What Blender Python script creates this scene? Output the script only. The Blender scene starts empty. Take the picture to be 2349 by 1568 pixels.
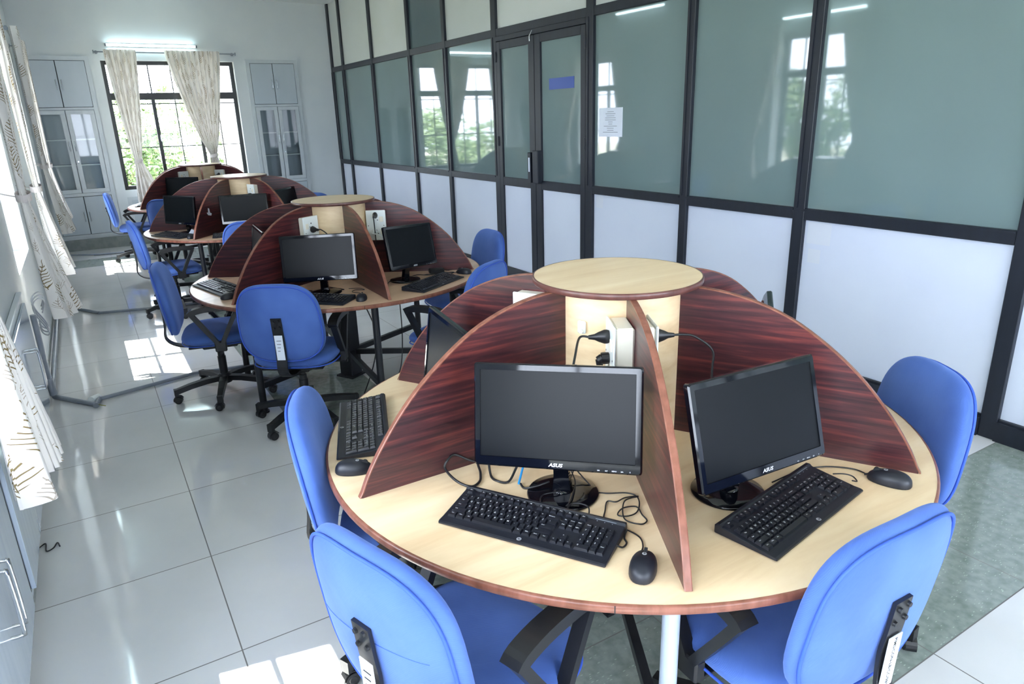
import bpy, math, random
from mathutils import Vector, Matrix, noise
random.seed(7)
PI = math.pi
R = math.radians
sc = bpy.context.scene
col = sc.collection
# ------------------------------------------------------------------ camera, world, sun, exposure
sc.view_settings.view_transform = 'Standard'
sc.view_settings.look = 'None'
sc.view_settings.gamma = 1
sc.view_settings.use_curve_mapping = False
sc.view_settings.exposure = 1.73
cam_d = bpy.data.cameras.new('camera'); cam = bpy.data.objects.new('camera', cam_d); col.objects.link(cam)
sc.camera = cam
cam_d.sensor_width = 36.0
cam_d.lens = 1583.13 / 2349 * 36.0
cam_d.clip_start = 0.05
cr = Vector((0.85198913, -0.5227983, -0.02822139)); cu = Vector((0.18508031, 0.25032102, 0.95030767)); cf = Vector((0.48975483, 0.81487503, -0.31003046))
cam.matrix_world = Matrix(((cr.x, cu.x, -cf.x, 0), (cr.y, cu.y, -cf.y, 0), (cr.z, cu.z, -cf.z, 1.75), (0, 0, 0, 1)))
world = bpy.data.worlds.new('sky'); sc.world = world; world.use_nodes = True
wb = world.node_tree.nodes['Background']; wb.inputs[0].default_value = (0.785, 0.85, 1.0, 1); wb.inputs[1].default_value = 6.5
sun_d = bpy.data.lights.new('sun', 'SUN'); sun = bpy.data.objects.new('sun', sun_d); col.objects.link(sun)
sun_d.energy = 26; sun_d.angle = 0.009; sun_d.color = (1.0, 0.96, 0.9)
sun.rotation_euler = Vector((0.631, -0.125, -1.0)).to_track_quat('-Z', 'Y').to_euler()
sc.cycles.max_bounces = 7; sc.cycles.diffuse_bounces = 4; sc.cycles.glossy_bounces = 3
sc.cycles.transparent_max_bounces = 16; sc.cycles.caustics_reflective = False; sc.cycles.caustics_refractive = False
sc.cycles.sample_clamp_indirect = 6
XL, XP, YF, YB, ZC = -0.46, 3.978, 12.32, -3.2, 3.6
# ------------------------------------------------------------------ mesh builder
class MB:
    def __init__(s): s.v = []; s.f = []; s.m = []; s.sm = []
    def add(s, vs, fs, mi=0, smooth=False, M=None):
        b = len(s.v)
        s.v += [tuple(M @ Vector(v)) for v in vs] if M is not None else [tuple(v) for v in vs]
        for f in fs: s.f.append([b + i for i in f]); s.m.append(mi); s.sm.append(smooth)
        return s
    def box(s, x0, x1, y0, y1, z0, z1, mi=0, M=None, bev=0.0):
        if bev <= 0:
            vs = [(x, y, z) for z in (z0, z1) for y in (y0, y1) for x in (x0, x1)]
            return s.add(vs, [(0, 2, 3, 1), (4, 5, 7, 6), (0, 1, 5, 4), (2, 6, 7, 3), (0, 4, 6, 2), (1, 3, 7, 5)], mi, False, M)
        b = min(bev, (x1-x0)/2.01, (y1-y0)/2.01, (z1-z0)/2.01)
        X = (x0, x1); Y = (y0, y1); Z = (z0, z1); vs = []; ix = {}
        for i in (0, 1):
            for j in (0, 1):
                for k in (0, 1):
                    sx, sy, sz = (1-2*i)*b, (1-2*j)*b, (1-2*k)*b
                    for a, p in enumerate(((X[i], Y[j]+sy, Z[k]+sz), (X[i]+sx, Y[j], Z[k]+sz), (X[i]+sx, Y[j]+sy, Z[k]))):
                        ix[i, j, k, a] = len(vs); vs.append(p)
        g = lambda i, j, k, a: ix[i, j, k, a]
        fs = []
        for i in (0, 1): fs.append([g(i, 0, 0, 0), g(i, 1, 0, 0), g(i, 1, 1, 0), g(i, 0, 1, 0)][::(1 if i else -1)])
        for j in (0, 1): fs.append([g(0, j, 0, 1), g(1, j, 0, 1), g(1, j, 1, 1), g(0, j, 1, 1)][::(-1 if j else 1)])
        for k in (0, 1): fs.append([g(0, 0, k, 2), g(1, 0, k, 2), g(1, 1, k, 2), g(0, 1, k, 2)][::(1 if k else -1)])
        for j in (0, 1):
            for k in (0, 1): fs.append([g(0, j, k, 1), g(1, j, k, 1), g(1, j, k, 2), g(0, j, k, 2)][::(1 if j == k else -1)])
        for i in (0, 1):
            for k in (0, 1): fs.append([g(i, 0, k, 0), g(i, 1, k, 0), g(i, 1, k, 2), g(i, 0, k, 2)][::(-1 if i == k else 1)])
            for j in (0, 1): fs.append([g(i, j, 0, 0), g(i, j, 1, 0), g(i, j, 1, 1), g(i, j, 0, 1)][::(1 if i == j else -1)])
            for j in (0, 1):
                for k in (0, 1): fs.append([g(i, j, k, 0), g(i, j, k, 1), g(i, j, k, 2)][::(-1 if (i+j+k) % 2 else 1)])
        return s.add(vs, fs, mi, False, M)
    def lathe(s, prof, n=32, mi=0, smooth=True, M=None, cap=True):
        vs = []; fs = []
        for r, z in prof:
            for i in range(n): a = 2*PI*i/n; vs.append((r*math.cos(a), r*math.sin(a), z))
        for k in range(len(prof)-1):
            for i in range(n): j = (i+1) % n; fs.append((k*n+i, k*n+j, (k+1)*n+j, (k+1)*n+i))
        s.add(vs, fs, mi, smooth, M)
        if cap:
            m = len(prof)-1
            s.add([v for v in vs[:n]], [list(range(n))[::-1]], mi, False, M)
            s.add([v for v in vs[m*n:]], [list(range(n))], mi, False, M)
        return s
    def cyl(s, p0, p1, r0, r1=None, n=14, mi=0, smooth=True):
        p0 = Vector(p0); p1 = Vector(p1); d = p1-p0
        q = d.to_track_quat('Z', 'Y').to_matrix().to_4x4(); q.translation = p0
        return s.lathe([(r0, 0), (r0 if r1 is None else r1, d.length)], n, mi, smooth, q)
    def tube(s, pts, r, n=8, mi=0, flat=None, M=None, up=None):
        """swept tube; flat=(w,h) gives a rectangular bar; up fixes the bar's width direction"""
        P = [Vector(p) for p in pts]; vs = []; fs = []
        prev = None
        for i, p in enumerate(P):
            t = (P[min(i+1, len(P)-1)] - P[max(i-1, 0)]).normalized()
            if up is not None: a = Vector(up); a = (a - t*a.dot(t)).normalized()
            else:
                a = prev if prev is not None else (Vector((0, 0, 1)) if abs(t.z) < .9 else Vector((1, 0, 0)))
                a = (a - t*a.dot(t)).normalized()
            prev = a; b = t.cross(a)
            if flat:
                w, h = flat
                if isinstance(w, (list, tuple)): w = w[i]
                ring = [a*w/2+b*h/2, -a*w/2+b*h/2, -a*w/2-b*h/2, a*w/2-b*h/2]
            else:
                rr = r[i] if isinstance(r, (list, tuple)) else r
                ring = [(a*math.cos(2*PI*k/n)+b*math.sin(2*PI*k/n))*rr for k in range(n)]
            vs += [p+q for q in ring]
        m = 4 if flat else n
        for i in range(len(P)-1):
            for k in range(m): j = (k+1) % m; fs.append((i*m+k, i*m+j, (i+1)*m+j, (i+1)*m+k))
        s.add(vs, fs, mi, not flat, M)
        s.add([vs[k] for k in range(m)], [list(range(m))[::-1]], mi, False, M)
        s.add([vs[(len(P)-1)*m+k] for k in range(m)], [list(range(m))], mi, False, M)
        return s
    def prism(s, poly, z0, z1, mi=0, M=None, smooth=False):
        n = len(poly); vs = [(x, y, z0) for x, y in poly]+[(x, y, z1) for x, y in poly]
        s.add(vs, [list(range(n))[::-1], list(range(n, 2*n))], mi, False, M)
        return s.add(vs, [(i, (i+1) % n, n+(i+1) % n, n+i) for i in range(n)], mi, smooth, M)
    def geo(s, g, size, M, mi=0):
        vs, fs = g
        return s.add([(x*size, y*size, z*size) for x, y, z in vs], fs, mi, False, M)
    def mesh(s, name, mats):
        me = bpy.data.meshes.new(name); me.from_pydata(s.v, [], s.f)
        for m in (mats if isinstance(mats, (list, tuple)) else [mats]): me.materials.append(m)
        me.polygons.foreach_set('material_index', s.m); me.polygons.foreach_set('use_smooth', s.sm)
        me.update(); return me
def smooth_path(pts, k=6):
    P = [Vector(p) for p in pts]; o = []
    for i in range(len(P)-1):
        a, b, c, d = P[max(i-1, 0)], P[i], P[i+1], P[min(i+2, len(P)-1)]
        for t in range(k):
            t /= k
            o.append(0.5*((2*b)+(c-a)*t+(2*a-5*b+4*c-d)*t*t+(3*b-a-3*c+d)*t**3))
    return o+[P[-1]]
def obj(name, mb, mats, parent=None, loc=None, rot=None):
    me = mb.mesh(name, mats) if isinstance(mb, MB) else mb
    o = bpy.data.objects.new(name, me); col.objects.link(o)
    if parent is not None: o.parent = parent
    if loc is not None: o.location = loc
    if rot is not None: o.rotation_euler = rot
    return o
def tag(o, label, cat, group=None, kind=None):
    if label: o['label'] = label
    if cat: o['category'] = cat
    if group: o['group'] = group
    if kind: o['kind'] = kind
    return o
def thing(name, label, cat, loc=(0, 0, 0), rz=0.0, group=None, kind=None):
    o = bpy.data.objects.new(name, None); col.objects.link(o); o.empty_display_size = .1
    o.location = loc; o.rotation_euler = (0, 0, rz)
    return tag(o, label, cat, group, kind)
def copy_tree(o, parent=None):
    c = o.copy(); col.objects.link(c)
    if parent is not None: c.parent = parent
    for ch in [x for x in KIDS.get(o.name, [])]:
        copy_tree(ch, c)
    return c
KIDS = {}
def index_kids():
    KIDS.clear()
    for o in col.objects:
        if o.parent: KIDS.setdefault(o.parent.name, []).append(o)
def place(src, loc, rz, label, group=None):
    c = copy_tree(src); c.location = loc; c.rotation_euler = (0, 0, rz); c['label'] = label
    if group: c['group'] = group
    return c
def struct(name, mb, mats, parent=None):
    o = obj(name, mb, mats, parent)
    if parent is None: o['kind'] = 'structure'
    return o
# ------------------------------------------------------------------ text geometry
def text_geos(strings):
    """mesh outlines of short strings, centred, size 1: {key: (verts, faces)}; a key is (string, shear, offset)"""
    os_ = {}
    for key in strings:
        body, shear, off = key
        cu_ = bpy.data.curves.new('t', 'FONT'); cu_.body = body; cu_.align_x = 'CENTER'; cu_.align_y = 'CENTER'
        cu_.shear = shear; cu_.offset = off; cu_.resolution_u = 2; cu_.fill_mode = 'FRONT'
        o = bpy.data.objects.new('t', cu_); col.objects.link(o); os_[key] = o
    bpy.context.view_layer.update()
    dg = bpy.context.evaluated_depsgraph_get(); out = {}
    for k, o in os_.items():
        me = bpy.data.meshes.new_from_object(o.evaluated_get(dg))
        out[k] = ([tuple(v.co) for v in me.vertices], [list(p.vertices) for p in me.polygons])
        bpy.data.meshes.remove(me)
    for o in os_.values():
        c = o.data; bpy.data.objects.remove(o); bpy.data.curves.remove(c)
    return out
# ------------------------------------------------------------------ materials
def lin(c):
    return tuple(((x/255)/12.92 if x/255 <= .04045 else ((x/255+.055)/1.055)**2.4) for x in c)+(1,)
def mat(name, c, rough=.5, metal=0, spec=.5, coat=0, emit=None, es=0, bump=None, var=None, sheen=0):
    m = bpy.data.materials.new(name); m.use_nodes = True; nt = m.node_tree; p = nt.nodes['Principled BSDF']
    p.inputs['Base Color'].default_value = lin(c); p.inputs['Roughness'].default_value = rough
    p.inputs['Metallic'].default_value = metal; p.inputs['Specular IOR Level'].default_value = spec
    p.inputs['Coat Weight'].default_value = coat; p.inputs['Coat Roughness'].default_value = .05
    if sheen: p.inputs['Sheen Weight'].default_value = sheen; p.inputs['Sheen Roughness'].default_value = .4
    if emit: p.inputs['Emission Color'].default_value = lin(emit); p.inputs['Emission Strength'].default_value = es
    L = nt.links; N = nt.nodes.new
    if var or bump:
        tc = N('ShaderNodeTexCoord'); mp = N('ShaderNodeMapping'); L.new(tc.outputs['Object'], mp.inputs[0])
    if var:       # (scale xyz, noise scale, second colour, low, high, detail)
        sx, ns, c2, lo, hi, det = var
        mp2 = N('ShaderNodeMapping'); L.new(tc.outputs['Object'], mp2.inputs[0]); mp2.inputs['Scale'].default_value = sx
        nz = N('ShaderNodeTexNoise'); nz.inputs['Scale'].default_value = ns; nz.inputs['Detail'].default_value = det
        L.new(mp2.outputs[0], nz.inputs[0])
        rp = N('ShaderNodeValToRGB'); rp.color_ramp.elements[0].position = lo; rp.color_ramp.elements[1].position = hi
        rp.color_ramp.elements[0].color = lin(c); rp.color_ramp.elements[1].color = lin(c2)
        L.new(nz.outputs['Fac'], rp.inputs[0]); L.new(rp.outputs[0], p.inputs['Base Color'])
    if bump:      # (noise scale, strength, distance)
        nb = N('ShaderNodeTexNoise'); nb.inputs['Scale'].default_value = bump[0]; L.new(mp.outputs[0], nb.inputs[0])
        bp = N('ShaderNodeBump'); bp.inputs['Strength'].default_value = bump[1]; bp.inputs['Distance'].default_value = bump[2]
        L.new(nb.outputs['Fac'], bp.inputs['Height']); L.new(bp.outputs[0], p.inputs['Normal'])
    return m
M = {}
M['wall'] = mat('painted_wall', (206, 212, 214), .6, bump=(60, .05, .002), var=((1, 1, 1), 1.5, (199, 206, 210), .35, .65, 3))
M['ceiling'] = mat('ceiling_paint', (225, 228, 228), .8)
M['steelgrey'] = mat('grey_cabinet_paint', (178, 188, 196), .32, spec=.5, var=((1, 1, .25), 5, (172, 183, 191), .3, .7, 3))
M['steelframe'] = mat('grey_cabinet_frame', (190, 198, 202), .35, var=((1, 1, 1), 9, (184, 192, 197), .35, .7, 3))
M['laminate'] = mat('gloss_cabinet_laminate', (176, 190, 208), .09, spec=.6, coat=.4, var=((.3, 6, .5), 4, (186, 200, 216), .3, .7, 3))
M['cabinet_edge'] = mat('cabinet_edge', (208, 214, 220), .4)
M['dark_gap'] = mat('dark_gap', (28, 30, 34), .8)
M['skirting'] = mat('grey_skirting', (120, 128, 126), .35, var=((1, 1, 1), 14, (132, 139, 136), .4, .6, 3))
M['alu'] = mat('dark_anodised_frame', (25, 29, 38), .42, metal=0, spec=.4, var=((3, 3, .4), 8, (31, 36, 47), .3, .7, 4))
M['winframe'] = mat('black_window_frame', (26, 29, 30), .4)
M['whitepanel'] = mat('white_partition_laminate', (214, 221, 235), .25, spec=.5, var=((1, 1, 1), 1.2, (207, 214, 231), .35, .7, 4))
M['creampanel'] = mat('cream_partition_laminate', (198, 204, 200), .3, var=((1, 1, 1), 1.0, (206, 211, 210), .35, .7, 3))
M['black'] = mat('black_plastic', (22, 23, 27), .38, bump=(300, .05, .0005))
M['blackgloss'] = mat('glossy_black_bezel', (8, 10, 17), .06, spec=.45, coat=.1)
M['screen'] = mat('matte_screen', (8, 11, 15), .30, spec=.17)
M['keycap'] = mat('black_keycap', (27, 29, 36), .3)
M['kbody'] = mat('keyboard_shell', (24, 27, 37), .42)
M['legend'] = mat('white_print', (222, 226, 230), .6)
M['silver'] = mat('silver_print', (205, 208, 214), .35, metal=.3)
M['chrome'] = mat('bright_steel', (190, 194, 198), .22, metal=.9)
M['blacksteel'] = mat('black_painted_steel', (22, 24, 29), .38, var=((1, 1, 1), 12, (30, 32, 38), .4, .7, 3))
M['greysteel'] = mat('pale_grey_painted_steel', (172, 184, 198), .35)
M['ivory'] = mat('ivory_switchboard', (236, 232, 216), .35)
M['whitepl'] = mat('white_plastic', (232, 238, 236), .3)
M['pipe'] = mat('grey_conduit', (134, 142, 152), .4, var=((1, 1, 1), 10, (120, 128, 138), .4, .7, 3))
M['paper'] = mat('white_paper', (226, 232, 244), .8)
M['bluefilm'] = mat('blue_sticker', (44, 76, 158), .4)
M['bluecable'] = mat('blue_cable', (40, 140, 205), .4)
M['edge'] = mat('brown_edge_band', (140, 90, 74), .3, spec=.4, var=((6, 6, 1.0), 6, (104, 62, 47), .35, .75, 5))
M['capedge'] = mat('dark_brown_edge', (104, 66, 60), .3, var=((6, 6, 1), 6, (78, 46, 42), .35, .75, 5))
M['leaf'] = mat('tree_leaves', (62, 90, 52), .7, var=((1, 1, 1), .9, (104, 126, 66), .3, .7, 5))
M['bark'] = mat('bark', (96, 78, 60), .9)
M['ground'] = mat('outside_ground', (138, 140, 124), .9, var=((1, 1, 1), .3, (160, 156, 142), .4, .6, 4))
M['bwhite'] = mat('white_building_paint', (226, 228, 228), .8)
M['tube'] = mat('tube_glow', (240, 255, 255), .5, emit=(222, 250, 255), es=5.5)
M['concrete'] = mat('outer_wall_paint', (190, 192, 186), .8)

def wood(name, c1, c2, c3, scale, rough, coat=0.0, mapscale=(1, 1, 1)):
    m = bpy.data.materials.new(name); m.use_nodes = True; nt = m.node_tree; p = nt.nodes['Principled BSDF']; L = nt.links; N = nt.nodes.new
    tc = N('ShaderNodeTexCoord'); mp = N('ShaderNodeMapping'); mp.inputs['Scale'].default_value = mapscale
    L.new(tc.outputs['Object'], mp.inputs[0])
    n1 = N('ShaderNodeTexNoise'); n1.inputs['Scale'].default_value = scale; n1.inputs['Detail'].default_value = 6; n1.inputs['Roughness'].default_value = .62; n1.inputs['Distortion'].default_value = .35
    L.new(mp.outputs[0], n1.inputs[0])
    rp = N('ShaderNodeValToRGB'); e = rp.color_ramp.elements
    e[0].position = .36; e[0].color = lin(c1); e[1].position = .72; e[1].color = lin(c3)
    x = e.new(.53); x.color = lin(c2)
    L.new(n1.outputs['Fac'], rp.inputs[0]); L.new(rp.outputs[0], p.inputs['Base Color'])
    p.inputs['Roughness'].default_value = rough; p.inputs['Coat Weight'].default_value = coat; p.inputs['Coat Roughness'].default_value = .18
    return m
M['mahogany'] = wood('mahogany_laminate', (42, 24, 29), (72, 36, 40), (124, 58, 53), 2.0, .32, .12, (1.2, 1.2, 27))
M['maple'] = wood('maple_laminate', (226, 196, 156), (236, 210, 172), (244, 222, 188), 1.6, .33, .15, (1.0, 7, 1))
M['maple2'] = wood('tan_laminate', (206, 170, 140), (220, 184, 154), (230, 196, 166), 1.6, .33, .15, (1.0, 7, 1))
M['maplecol'] = wood('maple_column_laminate', (222, 192, 150), (234, 208, 168), (242, 220, 186), 2.0, .38, .1, (2.5, 2.5, 9))

def fabric():
    m = bpy.data.materials.new('blue_woven_fabric'); m.use_nodes = True; nt = m.node_tree; p = nt.nodes['Principled BSDF']; L = nt.links; N = nt.nodes.new
    tc = N('ShaderNodeTexCoord')
    w = N('ShaderNodeTexWave'); w.inputs['Scale'].default_value = 130; w.inputs['Distortion'].default_value = 1.5; w.bands_direction = 'DIAGONAL'
    L.new(tc.outputs['Object'], w.inputs[0])
    n = N('ShaderNodeTexNoise'); n.inputs['Scale'].default_value = 5; L.new(tc.outputs['Object'], n.inputs[0])
    rp = N('ShaderNodeValToRGB'); e = rp.color_ramp.elements; e[0].position = .3; e[0].color = lin((58, 90, 162)); e[1].position = .75; e[1].color = lin((76, 110, 182))
    L.new(n.outputs['Fac'], rp.inputs[0]); L.new(rp.outputs[0], p.inputs['Base Color'])
    bp = N('ShaderNodeBump'); bp.inputs['Strength'].default_value = .18; bp.inputs['Distance'].default_value = .0012
    n2 = N('ShaderNodeTexNoise'); n2.inputs['Scale'].default_value = 14; L.new(tc.outputs['Object'], n2.inputs[0])
    b2 = N('ShaderNodeBump'); b2.inputs['Strength'].default_value = .25; b2.inputs['Distance'].default_value = .008
    L.new(n2.outputs['Fac'], b2.inputs['Height']); L.new(w.outputs['Fac'], bp.inputs['Height']); L.new(b2.outputs[0], bp.inputs['Normal']); L.new(bp.outputs[0], p.inputs['Normal'])
    p.inputs['Roughness'].default_value = .85; p.inputs['Sheen Weight'].default_value = .5; p.inputs['Sheen Roughness'].default_value = .5
    p.inputs['Sheen Tint'].default_value = lin((150, 180, 255))
    return m
M['fabric'] = fabric()
M['piping'] = mat('blue_piping', (52, 88, 186), .7)

def window_glass():
    m = bpy.data.materials.new('clear_window_glass'); m.use_nodes = True; nt = m.node_tree; nt.nodes.clear(); N = nt.nodes.new; L = nt.links
    o = N('ShaderNodeOutputMaterial'); mx = N('ShaderNodeMixShader'); t = N('ShaderNodeBsdfTransparent'); g = N('ShaderNodeBsdfGlossy'); f = N('ShaderNodeFresnel')
    t.inputs[0].default_value = (.95, .98, .97, 1); g.inputs['Roughness'].default_value = .01; f.inputs[0].default_value = 1.45
    L.new(f.outputs[0], mx.inputs[0]); L.new(t.outputs[0], mx.inputs[1]); L.new(g.outputs[0], mx.inputs[2]); L.new(mx.outputs[0], o.inputs[0])
    return m
M['glass'] = window_glass()
def film_glass(name, c, ior):
    """frosted tinted glass with a clear reflecting face"""
    m = mat(name, c, .035, var=((1, 1, 1), .8, tuple(int(x*1.08) for x in c), .3, .7, 2))
    m.node_tree.nodes['Principled BSDF'].inputs['IOR'].default_value = ior
    return m
M['film'] = film_glass('tinted_film_glass', (112, 130, 131), 1.8)
M['darkglass'] = film_glass('dark_tinted_glass', (74, 92, 98), 1.6)
M['cabglass'] = film_glass('cabinet_glass', (0, 0, 0), 1.5)
def cab_glass():
    m = M['cabglass']; nt = m.node_tree; nt.nodes.clear(); N = nt.nodes.new; L = nt.links
    o = N('ShaderNodeOutputMaterial'); mx = N('ShaderNodeMixShader'); t = N('ShaderNodeBsdfTransparent'); g = N('ShaderNodeBsdfGlossy'); f = N('ShaderNodeFresnel')
    t.inputs[0].default_value = (.80, .86, .86, 1); g.inputs['Roughness'].default_value = .03; f.inputs[0].default_value = 1.6
    L.new(f.outputs[0], mx.inputs[0]); L.new(t.outputs[0], mx.inputs[1]); L.new(g.outputs[0], mx.inputs[2]); L.new(mx.outputs[0], o.inputs[0])
cab_glass()

def floor_mat():
    m = bpy.data.materials.new('floor_tiles'); m.use_nodes = True; nt = m.node_tree; p = nt.nodes['Principled BSDF']; L = nt.links; N = nt.nodes.new
    tc = N('ShaderNodeTexCoord'); sp = N('ShaderNodeSeparateXYZ'); L.new(tc.outputs['Object'], sp.inputs[0])
    def mth(op, a, b=None, c=None):
        n = N('ShaderNodeMath'); n.operation = op
        for i, x in enumerate((a, b, c)):
            if x is None: continue
            if isinstance(x, (int, float)): n.inputs[i].default_value = x
            else: L.new(x, n.inputs[i])
        return n.outputs[0]
    P = .655
    def joint(ax, off):
        u = mth('DIVIDE', mth('SUBTRACT', sp.outputs[ax], off), P)
        fr = mth('FRACT', u); d = mth('MINIMUM', fr, mth('SUBTRACT', 1.0, fr))
        return mth('LESS_THAN', d, .0022/P), mth('FLOOR', u)
    jx, ix = joint(0, .18); jy, iy = joint(1, .886)
    j = mth('MAXIMUM', jx, jy)
    def band(ax, a, b): return mth('MULTIPLY', mth('GREATER_THAN', sp.outputs[ax], a), mth('LESS_THAN', sp.outputs[ax], b))
    strip = mth('MULTIPLY', band(0, .835, 1.49), band(1, .886, 11.37))
    cross = mth('MAXIMUM', band(1, .886, 1.541), band(1, 10.71, 11.366))
    green = mth('MAXIMUM', strip, cross)
    cmb = N('ShaderNodeCombineXYZ'); L.new(ix, cmb.inputs[0]); L.new(iy, cmb.inputs[1])
    wn = N('ShaderNodeTexWhiteNoise'); L.new(cmb.outputs[0], wn.inputs[0])
    n1 = N('ShaderNodeTexNoise'); n1.inputs['Scale'].default_value = 2.2; n1.inputs['Detail'].default_value = 5; L.new(tc.outputs['Object'], n1.inputs[0])
    r1 = N('ShaderNodeValToRGB'); r1.color_ramp.elements[0].color = lin((214, 215, 216)); r1.color_ramp.elements[1].color = lin((226, 226, 227)); r1.color_ramp.elements[0].position = .3; r1.color_ramp.elements[1].position = .7
    L.new(mth('ADD', mth('MULTIPLY', n1.outputs['Fac'], .8), mth('MULTIPLY', wn.outputs['Value'], .2)), r1.inputs[0])
    # speckled green granite-look tiles
    n2 = N('ShaderNodeTexNoise'); n2.inputs['Scale'].default_value = 26; n2.inputs['Detail'].default_value = 5; L.new(tc.outputs['Object'], n2.inputs[0])
    r2 = N('ShaderNodeValToRGB'); e = r2.color_ramp.elements; e[0].position = .3; e[0].color = lin((128, 140, 133)); e[1].position = .62; e[1].color = lin((152, 162, 156))
    L.new(n2.outputs['Fac'], r2.inputs[0])
    mp = N('ShaderNodeMapping'); mp.inputs['Scale'].default_value = (1, 3, 1); mp.inputs['Rotation'].default_value = (0, 0, .6); L.new(tc.outputs['Object'], mp.inputs[0])
    vo = N('ShaderNodeTexVoronoi'); vo.inputs['Scale'].default_value = 30; L.new(mp.outputs[0], vo.inputs[0])
    fl = mth('LESS_THAN', vo.outputs['Distance'], .16)
    mg = N('ShaderNodeMix'); mg.data_type = 'RGBA'; L.new(fl, mg.inputs[0]); L.new(r2.outputs[0], mg.inputs[6]); mg.inputs[7].default_value = lin((176, 187, 178))
    mm = N('ShaderNodeMix'); mm.data_type = 'RGBA'; L.new(green, mm.inputs[0]); L.new(r1.outputs[0], mm.inputs[6]); L.new(mg.outputs[2], mm.inputs[7])
    mj = N('ShaderNodeMix'); mj.data_type = 'RGBA'; L.new(j, mj.inputs[0]); L.new(mm.outputs[2], mj.inputs[6]); mj.inputs[7].default_value = lin((110, 108, 106))
    L.new(mj.outputs[2], p.inputs['Base Color'])
    L.new(mth('ADD', mth('MULTIPLY', j, .4), .06), p.inputs['Roughness'])
    p.inputs['Specular IOR Level'].default_value = .55
    bp = N('ShaderNodeBump'); bp.inputs['Strength'].default_value = .3; bp.inputs['Distance'].default_value = .001; L.new(mth('SUBTRACT', 1.0, j), bp.inputs['Height']); L.new(bp.outputs[0], p.inputs['Normal'])
    return m
M['floor'] = floor_mat()

def curtain_mat():
    m = bpy.data.materials.new('printed_curtain_cloth'); m.use_nodes = True; nt = m.node_tree; nt.nodes.clear(); N = nt.nodes.new; L = nt.links
    o = N('ShaderNodeOutputMaterial'); uv = N('ShaderNodeUVMap')
    def mth(op, a, b=None, c=None):
        n = N('ShaderNodeMath'); n.operation = op
        for i, x in enumerate((a, b, c)):
            if x is None: continue
            if isinstance(x, (int, float)): n.inputs[i].default_value = x
            else: L.new(x, n.inputs[i])
        return n.outputs[0]
    nz = N('ShaderNodeTexNoise'); nz.inputs['Scale'].default_value = 9; L.new(uv.outputs[0], nz.inputs[0])
    sub = N('ShaderNodeVectorMath'); sub.operation = 'SUBTRACT'; L.new(nz.outputs['Color'], sub.inputs[0]); sub.inputs[1].default_value = (.5, .5, .5)
    scl = N('ShaderNodeVectorMath'); scl.operation = 'SCALE'; L.new(sub.outputs[0], scl.inputs[0]); scl.inputs['Scale'].default_value = .05
    ad = N('ShaderNodeVectorMath'); ad.operation = 'ADD'; L.new(uv.outputs[0], ad.inputs[0]); L.new(scl.outputs[0], ad.inputs[1])
    def layer(scale, petals, tw, rad, thr, off):
        mp = N('ShaderNodeMapping'); mp.inputs['Scale'].default_value = (scale, scale, 0); mp.inputs['Location'].default_value = (off, off*.7, 0); L.new(ad.outputs[0], mp.inputs[0])
        vo = N('ShaderNodeTexVoronoi'); vo.voronoi_dimensions = '2D'; vo.inputs['Scale'].default_value = 1; vo.inputs['Randomness'].default_value = .8; L.new(mp.outputs[0], vo.inputs[0])
        d = N('ShaderNodeVectorMath'); d.operation = 'SUBTRACT'; L.new(mp.outputs[0], d.inputs[0]); L.new(vo.outputs['Position'], d.inputs[1])
        s = N('ShaderNodeSeparateXYZ'); L.new(d.outputs[0], s.inputs[0])
        x, y = s.outputs[0], s.outputs[1]
        # stem: a curved vertical line; leaves: strokes sweeping up and out from it
        ax = mth('ABSOLUTE', mth('ADD', x, mth('MULTIPLY', mth('MULTIPLY', y, y), .5)))
        ph = mth('ADD', mth('MULTIPLY', mth('SUBTRACT', y, mth('MULTIPLY', ax, tw)), petals), mth('MULTIPLY', nz.outputs['Fac'], 2.5))
        st = mth('SINE', ph)
        wdt = mth('MULTIPLY', mth('SUBTRACT', rad, mth('ABSOLUTE', y)), .62)
        inside = mth('MULTIPLY', mth('LESS_THAN', ax, wdt), mth('LESS_THAN', mth('ABSOLUTE', y), rad))
        thr2 = mth('ADD', thr, mth('MULTIPLY', mth('DIVIDE', ax, .22), .3))
        leaf = mth('MULTIPLY', mth('GREATER_THAN', st, thr2), inside)
        stem = mth('MULTIPLY', mth('LESS_THAN', ax, .008), mth('LESS_THAN', mth('ABSOLUTE', y), rad*1.25))
        return mth('MAXIMUM', leaf, stem)
    a = layer(4.6, 62, .9, .42, .58, .3); b = layer(7.5, 50, 1.3, .30, .62, 3.7)
    mx = N('ShaderNodeMix'); mx.data_type = 'RGBA'; L.new(b, mx.inputs[0]); mx.inputs[6].default_value = lin((230, 226, 221)); mx.inputs[7].default_value = lin((172, 160, 146))
    mx2 = N('ShaderNodeMix'); mx2.data_type = 'RGBA'; L.new(a, mx2.inputs[0]); L.new(mx.outputs[2], mx2.inputs[6])
    cn = N('ShaderNodeMix'); cn.data_type = 'RGBA'; L.new(nz.outputs['Fac'], cn.inputs[0]); cn.inputs[6].default_value = lin((142, 126, 84)); cn.inputs[7].default_value = lin((118, 100, 78))
    L.new(cn.outputs[2], mx2.inputs[7])
    df = N('ShaderNodeBsdfDiffuse'); tr = N('ShaderNodeBsdfTranslucent'); ms = N('ShaderNodeMixShader'); ms.inputs[0].default_value = .07
    L.new(mx2.outputs[2], df.inputs[0]); L.new(mx2.outputs[2], tr.inputs[0]); L.new(df.outputs[0], ms.inputs[1]); L.new(tr.outputs[0], ms.inputs[2]); L.new(ms.outputs[0], o.inputs[0])
    return m
M['curtain'] = curtain_mat()
M['tieband'] = mat('tieback_cloth', (214, 206, 204), .85)
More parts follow.
